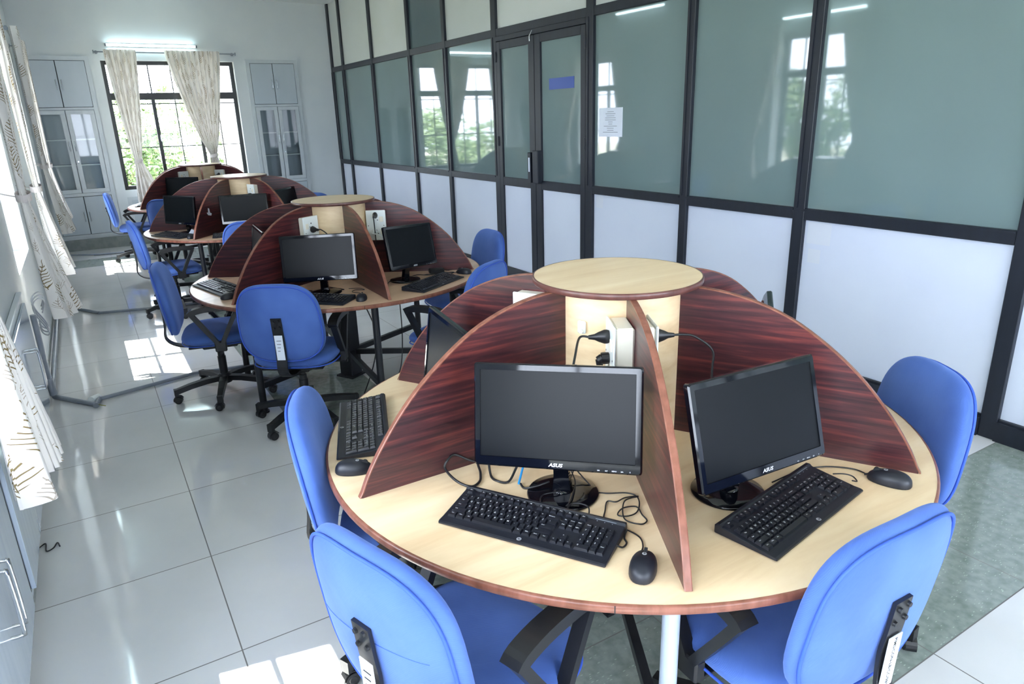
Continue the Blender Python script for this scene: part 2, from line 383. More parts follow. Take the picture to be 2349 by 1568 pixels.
# ------------------------------------------------------------------ room shell
struct('floor', MB().box(XL-.24, XP+.06, YB-.2, YF+.24, -.12, 0), M['floor'])
struct('ceiling', MB().box(XL-.24, XP+.3, YB-.2, YF+.24, ZC, ZC+.15), M['ceiling'])
SILL, HEAD, WW = .84, 2.70, 1.86
LWIN = [1.70, 6.19, 10.68, -.25, -2.3]; LWW = [1.26, 1.26, 1.26, 1.9, 1.3]  # last two are unseen windows, added for daylight from the camera side
def wall_with_openings(axis, inner, outer, a0, a1, ops):
    """solid wall pieces round rectangular openings; axis 'x' = wall plane at constant x"""
    b = MB()
    def put(s0, s1, z0, z1):
        lo, hi = min(inner, outer), max(inner, outer)
        if axis == 'x': b.box(lo, hi, s0, s1, z0, z1)
        else: b.box(s0, s1, lo, hi, z0, z1)
    ops = sorted(ops); s = a0
    for o0, o1, z0, z1 in ops:
        put(s, o0, 0, ZC); put(o0, o1, 0, z0); put(o0, o1, z1, ZC); s = o1
    put(s, a1, 0, ZC)
    return b
struct('wall_left', wall_with_openings('x', XL, XL-.24, YB, YF+.24, [(y-w/2, y+w/2, SILL, HEAD) for y, w in zip(LWIN, LWW)]), M['wall'])
CAB1 = (-.43, .42, .19, 2.74); CAB2 = (2.59, 3.40, .19, 2.735)
struct('wall_far', wall_with_openings('y', YF, YF+.24, XL, XP+.3, [(-.375, .365, .83, 2.03), (.565, 2.41, SILL, HEAD), (2.645, 3.345, .83, 2.03)]), M['wall'])
struct('wall_back', wall_with_openings('y', YB, YB-.2, XL, XP+.3, [(-.2, 1.75, .84, 2.9), (1.95, 3.9, .84, 2.9)]), M['wall'])  # openings for the added back windows
sk = MB().box(XL, XL+.006, YB, YF, 0, .10); struct('baseboard_left', sk, M['skirting'])
struct('baseboard_far', MB().box(XL, XP-.02, YF-.006, YF, 0, .165), M['skirting'])

def window(name, w, h, mat4, mesh=True, near=True, sashes=3):
    """three-sash steel window; local x along the wall, y outward, z up from the sill"""
    e = bpy.data.objects.new(name, None); col.objects.link(e); e['kind'] = 'structure'; e.matrix_world = mat4
    f = MB(); t = .055
    f.box(-w/2, w/2, -.02, .03, 0, t); f.box(-w/2, w/2, -.02, .03, h-t, h)
    f.box(-w/2, -w/2+t, -.02, .03, t, h-t); f.box(w/2-t, w/2, -.02, .03, t, h-t)
    rz = h*.705; f.box(-w/2+t, w/2-t, -.03, .03, rz, rz+.10)
    for s in ((-1, 1) if sashes == 3 else (0,)): f.box(s*w/6-.025, s*w/6+.025, -.02, .025, t, rz)
    for s in ((-1, 1) if sashes == 3 else (-1.55, 1.55)): f.box(s*w/6-.008, s*w/6+.008, -.008, .012, rz+.10, h-t)
    obj('window_frame', f, M['winframe'], e)
    g = MB(); 
    for s in ((-1, 0, 1) if sashes == 3 else (-.75, .75)): g.box(s*w/3-.007, s*w/3+.007, -.008, .012, t, rz)
    g.box(-.007, .007, -.008, .012, rz+.10, h-t)
    g.box(-w/2+t, w/2-t, -.007, .011, h*.328, h*.328+.014); g.box(-w/2+t, w/2-t, -.007, .011, rz-.065, rz-.05)
    obj('glazing_bars', g, M['winframe'], e)
    obj('window_pane', MB().add([(-w/2+t, 0, t), (w/2-t, 0, t), (w/2-t, 0, h-t), (-w/2+t, 0, h-t)], [(0, 1, 2, 3)]), M['glass'], e)
    if near:
        hd = MB(); wx = -w/6 if sashes == 3 else 0
        hd.box(wx+.01, wx+.025, -.05, -.02, .70, .80, bev=.003); hd.box(wx+.008, wx+.028, -.03, -.018, .72, .78)
        obj('window_latch', hd, M['chrome'], e)
    if mesh:
        n = MB(); st = .03; r = .0012
        k = int(w/st)
        for i in range(k+1): x = -w/2+i*st; n.box(x-r, x+r, .07-r, .07+r, 0, h)
        for i in range(int(h/st)+1): z = i*st; n.box(-w/2, w/2, .07-r, .07+r, z-r, z+r)
        obj('wire_mesh', n, M['bwhite'] if False else M['winframe'], e)
    return e
h_ = HEAD-SILL
for i, y in enumerate(LWIN):
    window('window_%d' % (i+2), LWW[i], h_, Matrix.Translation((XL-.2, y, SILL)) @ Matrix.Rotation(PI/2, 4, 'Z'), sashes=2)
window('window_1', 1.845, h_, Matrix.Translation((1.4875, YF+.12, SILL)))
for i, (x, w) in enumerate(((.775, 1.95), (2.925, 1.95))):  # unseen back-wall windows, added to bring daylight from behind the camera
    window('window_%d' % (i+7), w, 2.06, Matrix.Translation((x, YB-.1, SILL)) @ Matrix.Rotation(PI, 4, 'Z'), near=False)
# concrete sunshades over the left windows
for i, y in enumerate(LWIN):
    struct('trim_%d' % (i+1), MB().box(-1.30, XL-.24, y-LWW[i]/2-.18, y+LWW[i]/2+.18, 2.75, 2.83), M['concrete'])
struct('trim_6', MB().box(1.4875-1.1, 1.4875+1.1, YF+.24, YF+.84, 2.75, 2.83), M['concrete'])
# portals guide the sampling of daylight through the openings
def portal(loc, rot, sx, sy):
    d = bpy.data.lights.new('portal', 'AREA'); d.shape = 'RECTANGLE'; d.size = sx; d.size_y = sy; d.cycles.is_portal = True
    o = bpy.data.objects.new('window_portal', d); col.objects.link(o); o.location = loc; o.rotation_euler = rot
zc = (SILL+HEAD)/2
for y, w in zip(LWIN, LWW): portal((XL-.26, y, zc), (0, -PI/2, 0), h_, w)
portal((1.4875, YF+.26, zc), (-PI/2, 0, 0), 1.85, h_)
portal((.775, YB-.22, 1.87), (PI/2, 0, 0), 1.95, 2.06); portal((2.925, YB-.22, 1.87), (PI/2, 0, 0), 1.95, 2.06)

# ------------------------------------------------------------------ glass partition (wall_right) with its double door
part = bpy.data.objects.new('wall_right', None); col.objects.link(part); part['kind'] = 'structure'
Z0, Z1, Z2, Z3 = .12, 1.056, 1.13, 2.548
Z4 = 2.624
PW = .075
posts = [12.24, 11.687, 10.373, 9.012, 7.966, 6.770, 5.121, 3.934, 2.880, 1.56, .35, -.85, -2.05, YB]
pw = {5: .10, 6: .10, 8: .085, 9: .085}
for i, y in enumerate(posts):
    w = pw.get(i, PW)
    b = MB().box(XP, XP+.06, y, y+w, 0, ZC, bev=.003)
    b.box(XP-.006, XP, y+w*.62, y+w*.9, Z2, Z3)      # glazing bead
    obj('post', b, M['alu'], part)
def ywid(i): return posts[i]+pw.get(i, PW)
for i in range(len(posts)-1):
    ya, yb = ywid(i+1), posts[i]            # clear bay between the posts
    door = (i == 5)
    if not door:
        b = MB().box(XP+.004, XP+.056, ya, yb, 0, Z0, bev=.004).box(XP-.012, XP+.004, ya, yb, 0, Z0-.012)
        obj('bottom_rail', b, M['alu'], part)
        b = MB().box(XP+.003, XP+.056, ya, yb, Z1, Z2, bev=.003).box(XP-.006, XP+.003, ya, yb, Z2-.018, Z2-.004)
        obj('middle_rail', b, M['alu'], part)
        obj('lower_panel', MB().box(XP+.03, XP+.042, ya, yb, Z0, Z1), M['whitepanel'], part)
        obj('glass_pane', MB().box(XP+.032, XP+.040, ya, yb, Z2, Z3), M['film'], part)
    b = MB().box(XP+.003, XP+.056, ya, yb, Z3, Z4, bev=.003)
    obj('transom_rail', b, M['alu'], part)
    upm = M['darkglass'] if i == 3 else M['creampanel']
    obj('upper_panel', MB().box(XP+.030, XP+.042, ya, yb, Z4, ZC), upm, part)
# scars of removed tape and scuffs on the lower panels
b = MB()
for (y, z, w, h) in ((2.86, 1.045, .17, .14), (2.84, .87, .09, .09), (5.09, 1.045, .10, .11)):
    b.add([(XP+.0295, y, z), (XP+.0295, y-w, z), (XP+.0295, y-w, z-h), (XP+.0295, y, z-h)], [(0, 1, 2, 3)])
obj('tape_residue', b, mat('tape_residue', (208, 213, 224), .7), part)
dr = bpy.data.objects.new('door_1', None); col.objects.link(dr); dr['kind'] = 'structure'
D0, D1, DM = ywid(6), posts[5], 6.045
obj('door_head', MB().box(XP-.004, XP+.056, D0, D1, 2.50, Z3, bev=.003), M['alu'], dr)
for k, (a, b_) in enumerate(((D0+.004, DM-.004), (DM+.004, D1-.004))):
    f = MB(); sw = .07
    mw = .10
    la, lb = (sw, mw) if k == 0 else (mw, sw)
    f.box(XP-.002, XP+.045, a, a+la, .01, 2.495, bev=.003); f.box(XP-.002, XP+.045, b_-lb, b_, .01, 2.495, bev=.003)
    for z0, z1 in ((.01, .13), (Z1-.02, Z2-.005), (2.42, 2.495)): f.box(XP, XP+.043, a+la, b_-lb, z0, z1, bev=.002)
    lf = obj('door_leaf', f, M['alu'], dr)
    obj('door_glass', MB().box(XP+.02, XP+.028, a+la, b_-lb, Z2-.005, 2.42), M['film'], lf)
    obj('lower_panel', MB().box(XP+.018, XP+.03, a+la, b_-lb, .13, Z1-.02), M['whitepanel'], lf)
hb = MB().box(XP-.055, XP-.002, 5.93, 6.03, 1.10, 1.42, bev=.006); obj('door_handle', hb, M['alu'], dr)
hb = MB().box(XP-.05, XP-.002, 6.07, 6.125, 1.10, 1.40, bev=.005); h2 = obj('door_handle', hb, M['alu'], dr)
obj('handle_sticker', MB().box(XP-.0525, XP-.05, 6.082, 6.105, 1.21, 1.35), M['paper'], h2)
st_ = MB().box(XP+.047, XP+.056, D0, D1, 2.46, 2.52).box(XP+.047, XP+.056, DM-.03, DM+.03, .012, 2.46).box(XP+.047, XP+.056, D0, D0+.03, .012, 2.46).box(XP+.047, XP+.056, D1-.03, D1, .012, 2.46).box(XP+.0, XP+.056, D0, D1, 0, .009)
obj('light_leak_strip', st_, M['alu'], dr)  # unseen strips added behind the leaves to block light leaking through the gaps
obj('tower_bolt', MB().tube([(XP-.02, 6.09, 2.44), (XP-.02, 6.09, 2.49), (XP-.02, 6.04, 2.535)], .006, 8), M['chrome'], dr)
for y in (D0-.006, D1-.008):
    for z in (2.30, 1.45, .35):
        obj('hinge', MB().cyl((XP-.008, y+.007, z), (XP-.008, y+.007, z+.10), .008, n=10), M['alu'], dr)
tag(obj('door_sticker', MB().box(XP+.016, XP+.0195, 5.415, 5.815, 1.985, 2.085), M['bluefilm']), 'plain blue rectangular sticker on the glass of the right door leaf', 'sticker')
nb = MB().box(XP+.026, XP+.0315, 4.745, 5.055, 1.56, 1.80, 0)
nt_ = thing('paper_notice', 'white printed sheet of paper taped to the glass just right of the double door', 'notice')
obj('sheet', nb, M['paper'], nt_)
tb = MB()
random.seed(3)
for k in range(11):
    wd = random.uniform(.05, .20); z = 1.765-.017*k
    tb.box(XP+.0252, XP+.026, 4.90-wd/2, 4.90+wd/2, z, z+.0045)
obj('printed_lines', tb, mat('grey_print', (150, 156, 170), .8), nt_)

# ------------------------------------------------------------------ tall steel cupboards in the far wall
def handle_d(b, p, axis, L_=.11, out=(0, -1, 0), d=.03, r=.005, mi=0):
    p = Vector(p); a = Vector(axis)*L_/2; o = Vector(out)*d
    b.tube(smooth_path([p-a, p-a+o*.8, p-a*.85+o, p+a*.85+o, p+a+o*.8, p+a], 3), r, 8, mi)
def cupboard(label, x0, x1, z0, z1, y):
    """framed cupboard: two plain doors on top, two glazed doors in the middle, two plain doors below"""
    e = thing('wall_cupboard', label, 'cupboard', (x0, y, 0))
    w = x1-x0; t = .055; xm = w/2
    zA, zB = .80, 2.02
    f = MB(); f.box(0, w, -.03, .0, z0, z0+.045); f.box(0, w, -.03, 0, z1-t, z1); f.box(0, t, -.03, 0, z0+.045, z1-t); f.box(w-t, w, -.03, 0, z0+.045, z1-t)
    f.box(t, w-t, -.028, 0, zA, zA+.045); f.box(t, w-t, -.028, 0, zB, zB+.035)
    obj('frame', f, M['steelframe'], e)
    obj('interior', MB().box(t, w-t, .225, .235, .83, 2.03).box(t, t+.006, 0, .225, .83, 2.03).box(w-t-.006, w-t, 0, .225, .83, 2.03).box(t+.006, w-t-.006, 0, .225, .83, .836).box(t+.006, w-t-.006, 0, .225, 2.024, 2.03), M['steelgrey'], e)
    for (a, b_, kind, hz) in ((z0+.045, zA, 'plain', .50), (zB+.035, z1-t, 'plain', 2.36), (zA+.045, zB, 'glass', 1.52)):
        for s in (0, 1):
            xa = t+.006 if s == 0 else xm+.005; xb = xm-.005 if s == 0 else w-t-.006
            if kind == 'plain':
                d = obj('door', MB().box(xa, xb, -.040, -.020, a+.006, b_-.006, bev=.002), M['steelgrey'], e)
            else:
                m = MB(); fr = .058
                m.box(xa, xb, -.046, -.026, a+.004, a+fr, bev=.002); m.box(xa, xb, -.046, -.026, b_-fr, b_-.004, bev=.002)
                m.box(xa, xa+fr, -.046, -.026, a+fr, b_-fr); m.box(xb-fr, xb, -.046, -.026, a+fr, b_-fr)
                d = obj('glazed_door', m, M['steelframe'], e)
                obj('door_glass', MB().add([(xa+fr, -.034, a+fr), (xb-fr, -.034, a+fr), (xb-fr, -.034, b_-fr), (xa+fr, -.034, b_-fr)], [(0, 1, 2, 3)]), M['cabglass'], d)
            hx = xm-.035 if s == 0 else xm+.035
            hb = MB(); handle_d(hb, (hx, -.045, hz), (0, 0, 1), .13); obj('handle', hb, M['chrome'], d)
            if kind == 'glass' and s == 1: obj('lock', MB().cyl((xm+.035, -.046, 1.30), (xm+.035, -.054, 1.30), .012), M['chrome'], d)
    g = MB()
    for z in (1.24, 1.60): g.box(t+.008, w-t-.008, -.02, .215, z, z+.018)
    obj('shelf', g, M['whitepl'], e)
    obj('shadow_gap', MB().box(t, w-t, -.008, -.003, z0+.045, zA).box(t, w-t, -.008, -.003, zB+.035, z1-t), M['dark_gap'], e)  # dark sheet behind the plain doors, colouring in the shade of their gaps
    return e
cupboard('tall grey steel cupboard in the far corner left of the end window', -.43, .42, .19, 2.745, YF)
cupboard('tall grey steel cupboard on the end wall right of the window', 2.59, 3.40, .19, 2.735, YF)
e = thing('wall_cabinet', 'low grey cabinet set in the wall beneath the end window', 'cabinet', (.57, YF, 0))
obj('frame', MB().box(0, 1.83, -.03, 0, .19, .74), M['steelframe'], e)
for k in range(4):
    d = obj('door', MB().box(.05+k*.435, .05+k*.435+.425, -.044, -.03, .23, .69, bev=.002), M['steelgrey'], e)
    hb = MB(); handle_d(hb, (.05+k*.435+(.38 if k % 2 == 0 else .045), -.045, .5), (0, 0, 1), .12); obj('handle', hb, M['chrome'], d)

# base cupboards along the left wall
def base_unit(label, y0, y1, hy, gap=True):
    e = thing('base_cabinet', label, 'cabinet', (XL+.002, y0, 0), 0)
    L_ = y1-y0
    obj('carcass', MB().box(.0, .022, 0, L_, .10, .80), M['cabinet_edge'], e)
    d = obj('door', MB().box(.023, .040, .05, L_-.055, .135, .775, bev=.003), M['laminate'], e)
    obj('shadow_gap', MB().box(.0225, .0235, .036, .05, .13, .78), M['dark_gap'], e)
    hb = MB()
    for dy in (-.03, .03): handle_d(hb, (.040, hy-y0+dy, .46), (0, 0, 1), .22, (1, 0, 0), .035, .006)
    obj('handle', hb, M['chrome'], d)
base_unit('glossy grey base cabinet by the bay of pipes, farthest along the left wall', 3.945, 5.01, 4.58)
base_unit('glossy grey base cabinet under the nearest curtain', 2.735, 3.935, 3.60)
base_unit('glossy grey base cabinet with twin handles at the bottom left corner of the view', 1.50, 2.725, 2.21)
base_unit('glossy grey base cabinet nearest the viewer along the left wall', .27, 1.49, 1.0)
# window board over the base cabinets
tag(obj('counter_top', MB().box(XL+.002, XL+.032, .27, 5.03, .801, .83, bev=.004), M['cabinet_edge']), 'pale ledge running along the top of the left base cabinets', 'counter')

# ------------------------------------------------------------------ tube lights, curtain rods
def tube_light(label, loc, rz):
    e = thing('tube_light', label, 'light', loc, rz, 'tube lights above the windows')
    b = MB().box(-.62, .62, -.03, 0, -.02, .02, bev=.004); obj('fitting', b, M['whitepl'], e)
    for s in (-1, 1): obj('holder', MB().box(s*.61-.012, s*.61+.012, -.065, -.03, -.02, .016, bev=.003), M['pipe'], e)
    obj('glowing_tube', MB().cyl((-.597, -.05, 0), (.597, -.05, 0), .015, n=12), M['tube'], e)
    return e
tube_light('lit tube light over the end window', (1.28, YF, 2.905), 0)
tube_light('lit tube light high on the left wall, nearest the end wall', (XL, 9.60, 3.38), PI/2)
tube_light('lit tube light over the left window beside the second round table', (XL, 6.12, 2.895), PI/2)
tube_light('lit tube light over the left window nearest the viewer', (XL, 1.71, 2.895), PI/2)
def curtain_rod(label, loc, rz, half=.985):
    e = thing('curtain_rod', label, 'curtain rod', loc, rz, 'curtain rods')
    obj('rod', MB().cyl((-half, -.08, 0), (half, -.08, 0), .0095, n=12), M['pipe'], e)
    for s in (-1, 1):
        b = MB().cyl((s*half, -.08, 0), (s*(half+.012), -.08, 0), .024, n=16); b.cyl((s*(half-.03), -.08, 0), (s*(half-.03), 0, 0), .008, n=10)
        b.cyl((s*(half-.03), -.006, 0), (s*(half-.03), 0, 0), .024, n=16)
        obj('bracket', b, M['pipe'], e)
curtain_rod('steel curtain rod across the end window', (1.468, YF, 2.805), 0, .965)
curtain_rod('curtain rod of the left window nearest the end wall', (XL, 10.68, 2.805), PI/2)
curtain_rod('curtain rod of the left window beside the second round table', (XL, 6.19, 2.805), PI/2)
curtain_rod('curtain rod of the left window nearest the viewer', (XL, 1.71, 2.805), PI/2)

def curtain(label, origin, rz, x0, x1, xt, ztie, xb0, xb1, zb, seed, out_b=.03, folds=7, amp=.028, wt=.09):
    """cloth gathered on a rod at the top, pinched by a tieback, flaring below; local x along the wall, -y into the room"""
    rnd = random.Random(seed)
    ph = [rnd.uniform(0, 6.28) for _ in range(6)]
    NU, NV = 150, 90; ztop = .03
    vs = []; uvs = []
    H = 2.8
    for j in range(NV+1):
        t = j/NV
        z = ztop+(zb-2.805-ztop)*t; za = 2.805+z
        if za > ztie:
            k = (2.805-za)/(2.805-ztie); k = max(0, k)
            ks = k**1.25*(1-.25*k)+.25*k**4
            ks = min(1, ks)
            l = x0+(xt-wt/2-x0)*ks; r_ = x1+(xt+wt/2-x1)*ks; am = amp*(1-.55*k); oy = 0
        else:
            k = min(1, max(0, (ztie-za)/(ztie-zb))); ks = 1-(1-k)**1.7
            l = xt-wt/2+(xb0-xt+wt/2)*ks; r_ = xt+wt/2+(xb1-xt-wt/2)*ks; am = amp*(.45+.9*k); oy = out_b*k**1.2
        for i in range(NU+1):
            s = i/NU
            x = l+(r_-l)*s
            y = am*(math.sin(s*folds*2*PI+ph[0]+.6*math.sin(t*3+ph[1]))+.35*math.sin(s*folds*4.3*PI+ph[2]+t*2))
            y += -oy*(.75+.25*math.sin(s*5+ph[3])); x += .006*math.sin(s*folds*4*PI+ph[4])
            zz = z
            if j > NV-6: zz += .012*math.sin(s*9+ph[5])
            vs.append((x, -.136+y, zz)); uvs.append((s*1.35, za))
    fs = [(j*(NU+1)+i, j*(NU+1)+i+1, (j+1)*(NU+1)+i+1, (j+1)*(NU+1)+i) for j in range(NV) for i in range(NU)]
    me = bpy.data.meshes.new('curtain'); me.from_pydata(vs, [], fs); me.materials.append(M['curtain'])
    me.polygons.foreach_set('use_smooth', [True]*len(fs))
    uvl = me.uv_layers.new(name='UVMap')
    for p in me.polygons:
        for li in p.loop_indices: uvl.data[li].uv = uvs[me.loops[li].vertex_index]
    me.update()
    e = thing('curtain', label, 'curtain', origin, rz, 'printed curtains')
    obj('cloth', me, None, e)
    b = MB(); pts = []
    for k in range(21):
        a = 2*PI*k/20; pts.append((xt+(wt/2+.016)*math.cos(a), -.136+.042*math.sin(a), ztie-2.805+.012*math.cos(a)))
    b.tube(pts, 0, flat=(.045, .004), up=(0, 0, 1)); b.tube([(xt, -.095, ztie-2.805), (xt, 0, ztie-2.805+.03)], .004, 6)
    obj('tieback', b, M['tieband'], e)
    return e
o1 = (0, YF, 2.805)
curtain('cream botanical-print curtain tied back at the left of the end window', o1, 0, .62, 1.04, .81, 1.27, .70, 1.04, .62, 11, folds=5)
curtain('cream botanical-print curtain tied back at the right of the end window', o1, 0, 1.42, 2.20, 1.89, 1.30, 1.76, 2.04, .70, 12, folds=11)
# left wall: local x = world y
def lcur(label, yc, x0, x1, xt, zt, xb0, xb1, zb, seed, ob, folds=8, wt=.11):
    return curtain(label, (XL, yc, 2.805), PI/2, x0, x1, xt, zt, xb0, xb1, zb, seed, ob, folds, .034, wt)
for yc, lab in ((1.71, 'left window nearest the viewer'), (6.19, 'left window by the second table'), (10.68, 'left window nearest the end wall')):
    if yc < 3:
        lcur('cream plant-print curtain at the far edge of the '+lab, yc, .52, 1.0, .88, 1.30, .66, 1.12, .66, 21, .04)
    else:
        lcur('cream printed curtain at the near edge of the '+lab, yc, -.95, -.45, -.80, 1.36, -1.02, -.52, .60, 31+int(yc), .12)
        lcur('cream printed curtain at the far edge of the '+lab, yc, .45, .95, .86, 1.30, .66, 1.16, .58, 41+int(yc), .10)

# ------------------------------------------------------------------ conduits along the left wall and across the floor
def pipe_run(name, label, segs, group='grey conduits along the left wall and floor'):
    e = thing(name, label, 'pipe', segs[0][0][0], 0, group); o = Vector(segs[0][0][0])
    for k, (pts, r) in enumerate(segs):
        obj('pipe', MB().tube([Vector(p)-o for p in pts], r, 12), M['pipe'], e)
    return e, o
e, o = pipe_run('floor_conduit', 'grey conduit elbowing over the floor from the left wall toward the second round table', [
    ([(-.425, 5.40, .017), (-.175, 5.05, .017)], .016), ([(-.185, 5.04, .017), (-.165, 5.17, .017)], .018), ([(-.17, 5.16, .017), (.451, 5.32, .017), (.80, 5.26, .017), (1.02, 5.02, .017)], .013), ([(1.02, 5.0, .017), (1.10, 4.80, .017)], .016)])
obj('pipe_elbow', MB().tube([Vector((-.21, 5.13, .03))-o, Vector((-.165, 5.20, .02))-o], .024, 12), M['whitepl'], e)
obj('inner_wire', MB().tube(smooth_path([Vector(p)-o for p in ((-.17, 5.06, .017), (-.16, 5.0, .03), (-.13, 4.99, .02))]), .003, 6), mat('yellow_green_wire', (150, 150, 70), .5), e)
pipe_run('floor_conduit', 'grey conduit crossing the floor toward the third round table', [([(-.42, 8.40, .016), (-.08, 7.80, .016)], .015), ([(-.08, 7.80, .016), (.384, 7.66, .016), (1.1, 7.55, .016)], .013)])
pipe_run('floor_conduit', 'grey conduit crossing the floor below the far cupboard', [([(-.43, 11.95, .016), (-.031, 11.68, .016)], .010), ([(-.031, 11.68, .016), (.384, 11.58, .016), (1.2, 11.35, .016)], .015)])
pipe_run('wall_conduit', 'upright grey conduit clipped to the left wall beside the base cabinets', [([(XL+.03, 5.40, .60), (XL+.03, 5.40, .12)], .018), ([(XL+.03, 5.40, .15), (XL+.035, 5.40, .03)], .024)])
pipe_run('wall_conduit', 'long grey conduit lying along the foot of the left wall', [([(XL+.032, 5.46, .06), (XL+.032, 12.1, .06)], .017)])
cb = MB()
for k in range(3):
    pts = [(XL+.05+.03*math.sin(a*2), 5.75+.14*math.cos(a)+.02*k, .50+.13*math.sin(a)+.02*k) for a in [i*2*PI/16 for i in range(15)]]
    cb.tube(smooth_path(pts, 2), .005, 7)
tag(obj('coiled_cable', cb, M['pipe']), 'coil of grey cable hanging on the left wall under the curtain', 'cable')
wb_ = MB().tube(smooth_path([(-.455, 3.33, .008), (-.43, 3.36, .006), (-.425, 3.29, .006), (-.40, 3.30, .006), (-.385, 3.34, .006), (-.375, 3.30, .006)]), .003, 6)
tag(obj('wire_scrap', wb_, M['black']), 'small bent scrap of black wire on the floor beside the skirting', 'wire')

# ------------------------------------------------------------------ outside
struct('ground', MB().box(-80, 80, -60, 120, -3.6, -3.5), M['ground'])
def tree(label, x, y, top, src=None, s=1.0, rz=0.0):
    if src is None:
        e = thing('leafy_tree', label, 'tree', (x, y, -3.5), 0, 'trees outside the windows')
        rnd = random.Random(5); b = MB()
        for k in range(26):
            cx, cy, cz = rnd.gauss(0, 1.3), rnd.gauss(0, 1.3), 4.2+rnd.uniform(-1.8, 1.7); cr_ = rnd.uniform(.5, 1.15)
            for i in range(330):
                d = Vector((rnd.gauss(0, 1), rnd.gauss(0, 1), rnd.gauss(0, 1))).normalized()*cr_*rnd.uniform(.75, 1.05)
                c = Vector((cx, cy, cz))+d; u = Vector((rnd.gauss(0, 1), rnd.gauss(0, 1), rnd.gauss(0, .6))).normalized(); w = u.orthogonal().normalized()
                s_ = rnd.uniform(.05, .11)
                b.add([c-u*s_*1.5, c+w*s_*.6, c+u*s_*1.5, c-w*s_*.6], [(0, 1, 2, 3)])
        obj('foliage', b, M['leaf'], e)
        tb = MB().tube([(0, 0, 0), (.05, .03, 1.6), (0, .08, 3.2), (.1, .1, 4.6)], [.2, .16, .11, .05], 8)
        tb.tube([(.03, .05, 2.4), (.6, .3, 3.4), (1.0, .4, 4.1)], [.09, .06, .03], 6); tb.tube([(.03, .05, 2.2), (-.6, -.2, 3.3), (-1.1, -.1, 4.0)], [.09, .06, .03], 6)
        obj('trunk', tb, M['bark'], e)
        index_kids()
    else:
        e = place(src, (x, y, -3.5), rz, label)
    k = (top+3.5)/6.1
    e.scale = (k*s, k*s, k)
    return e
t0 = tree('broad green tree outside the end window, left of its centre mullion', .6, 25, 2.5)
spots = [(7.2, 29, 3.2, 'green tree outside the end window behind the right curtain'), (-6.6, 29, 1.9, 'green tree outside the end window at its left edge'), (-1.5, 40, 2.3, 'distant green tree seen through the end window between the nearer ones'),
         (-13, 2.5, 2.0, 'green tree outside the left windows, nearest the viewer'), (-15, 10.5, 2.6, 'green tree outside the left windows beside the second table'),
         (-16, 19, 2.8, 'green tree outside the left windows near the end wall'), (-18, -6, 2.5, 'green tree outside the left windows behind the viewer')]
for k, (x, y, tp, lb) in enumerate(spots): tree(lb, x, y, tp, t0, 1.15, k*1.3)
e = thing('white_building', 'white building wall with pilasters beyond the right side of the end window', 'building', (3.85, 19, -3.5))
obj('wall', MB().box(0, 6, 0, 4, 0, 11), M['bwhite'], e)
for k in range(5): obj('pilaster', MB().box(.2+k*1.25, .5+k*1.25, -.25, 0, 0, 11), M['bwhite'], e)
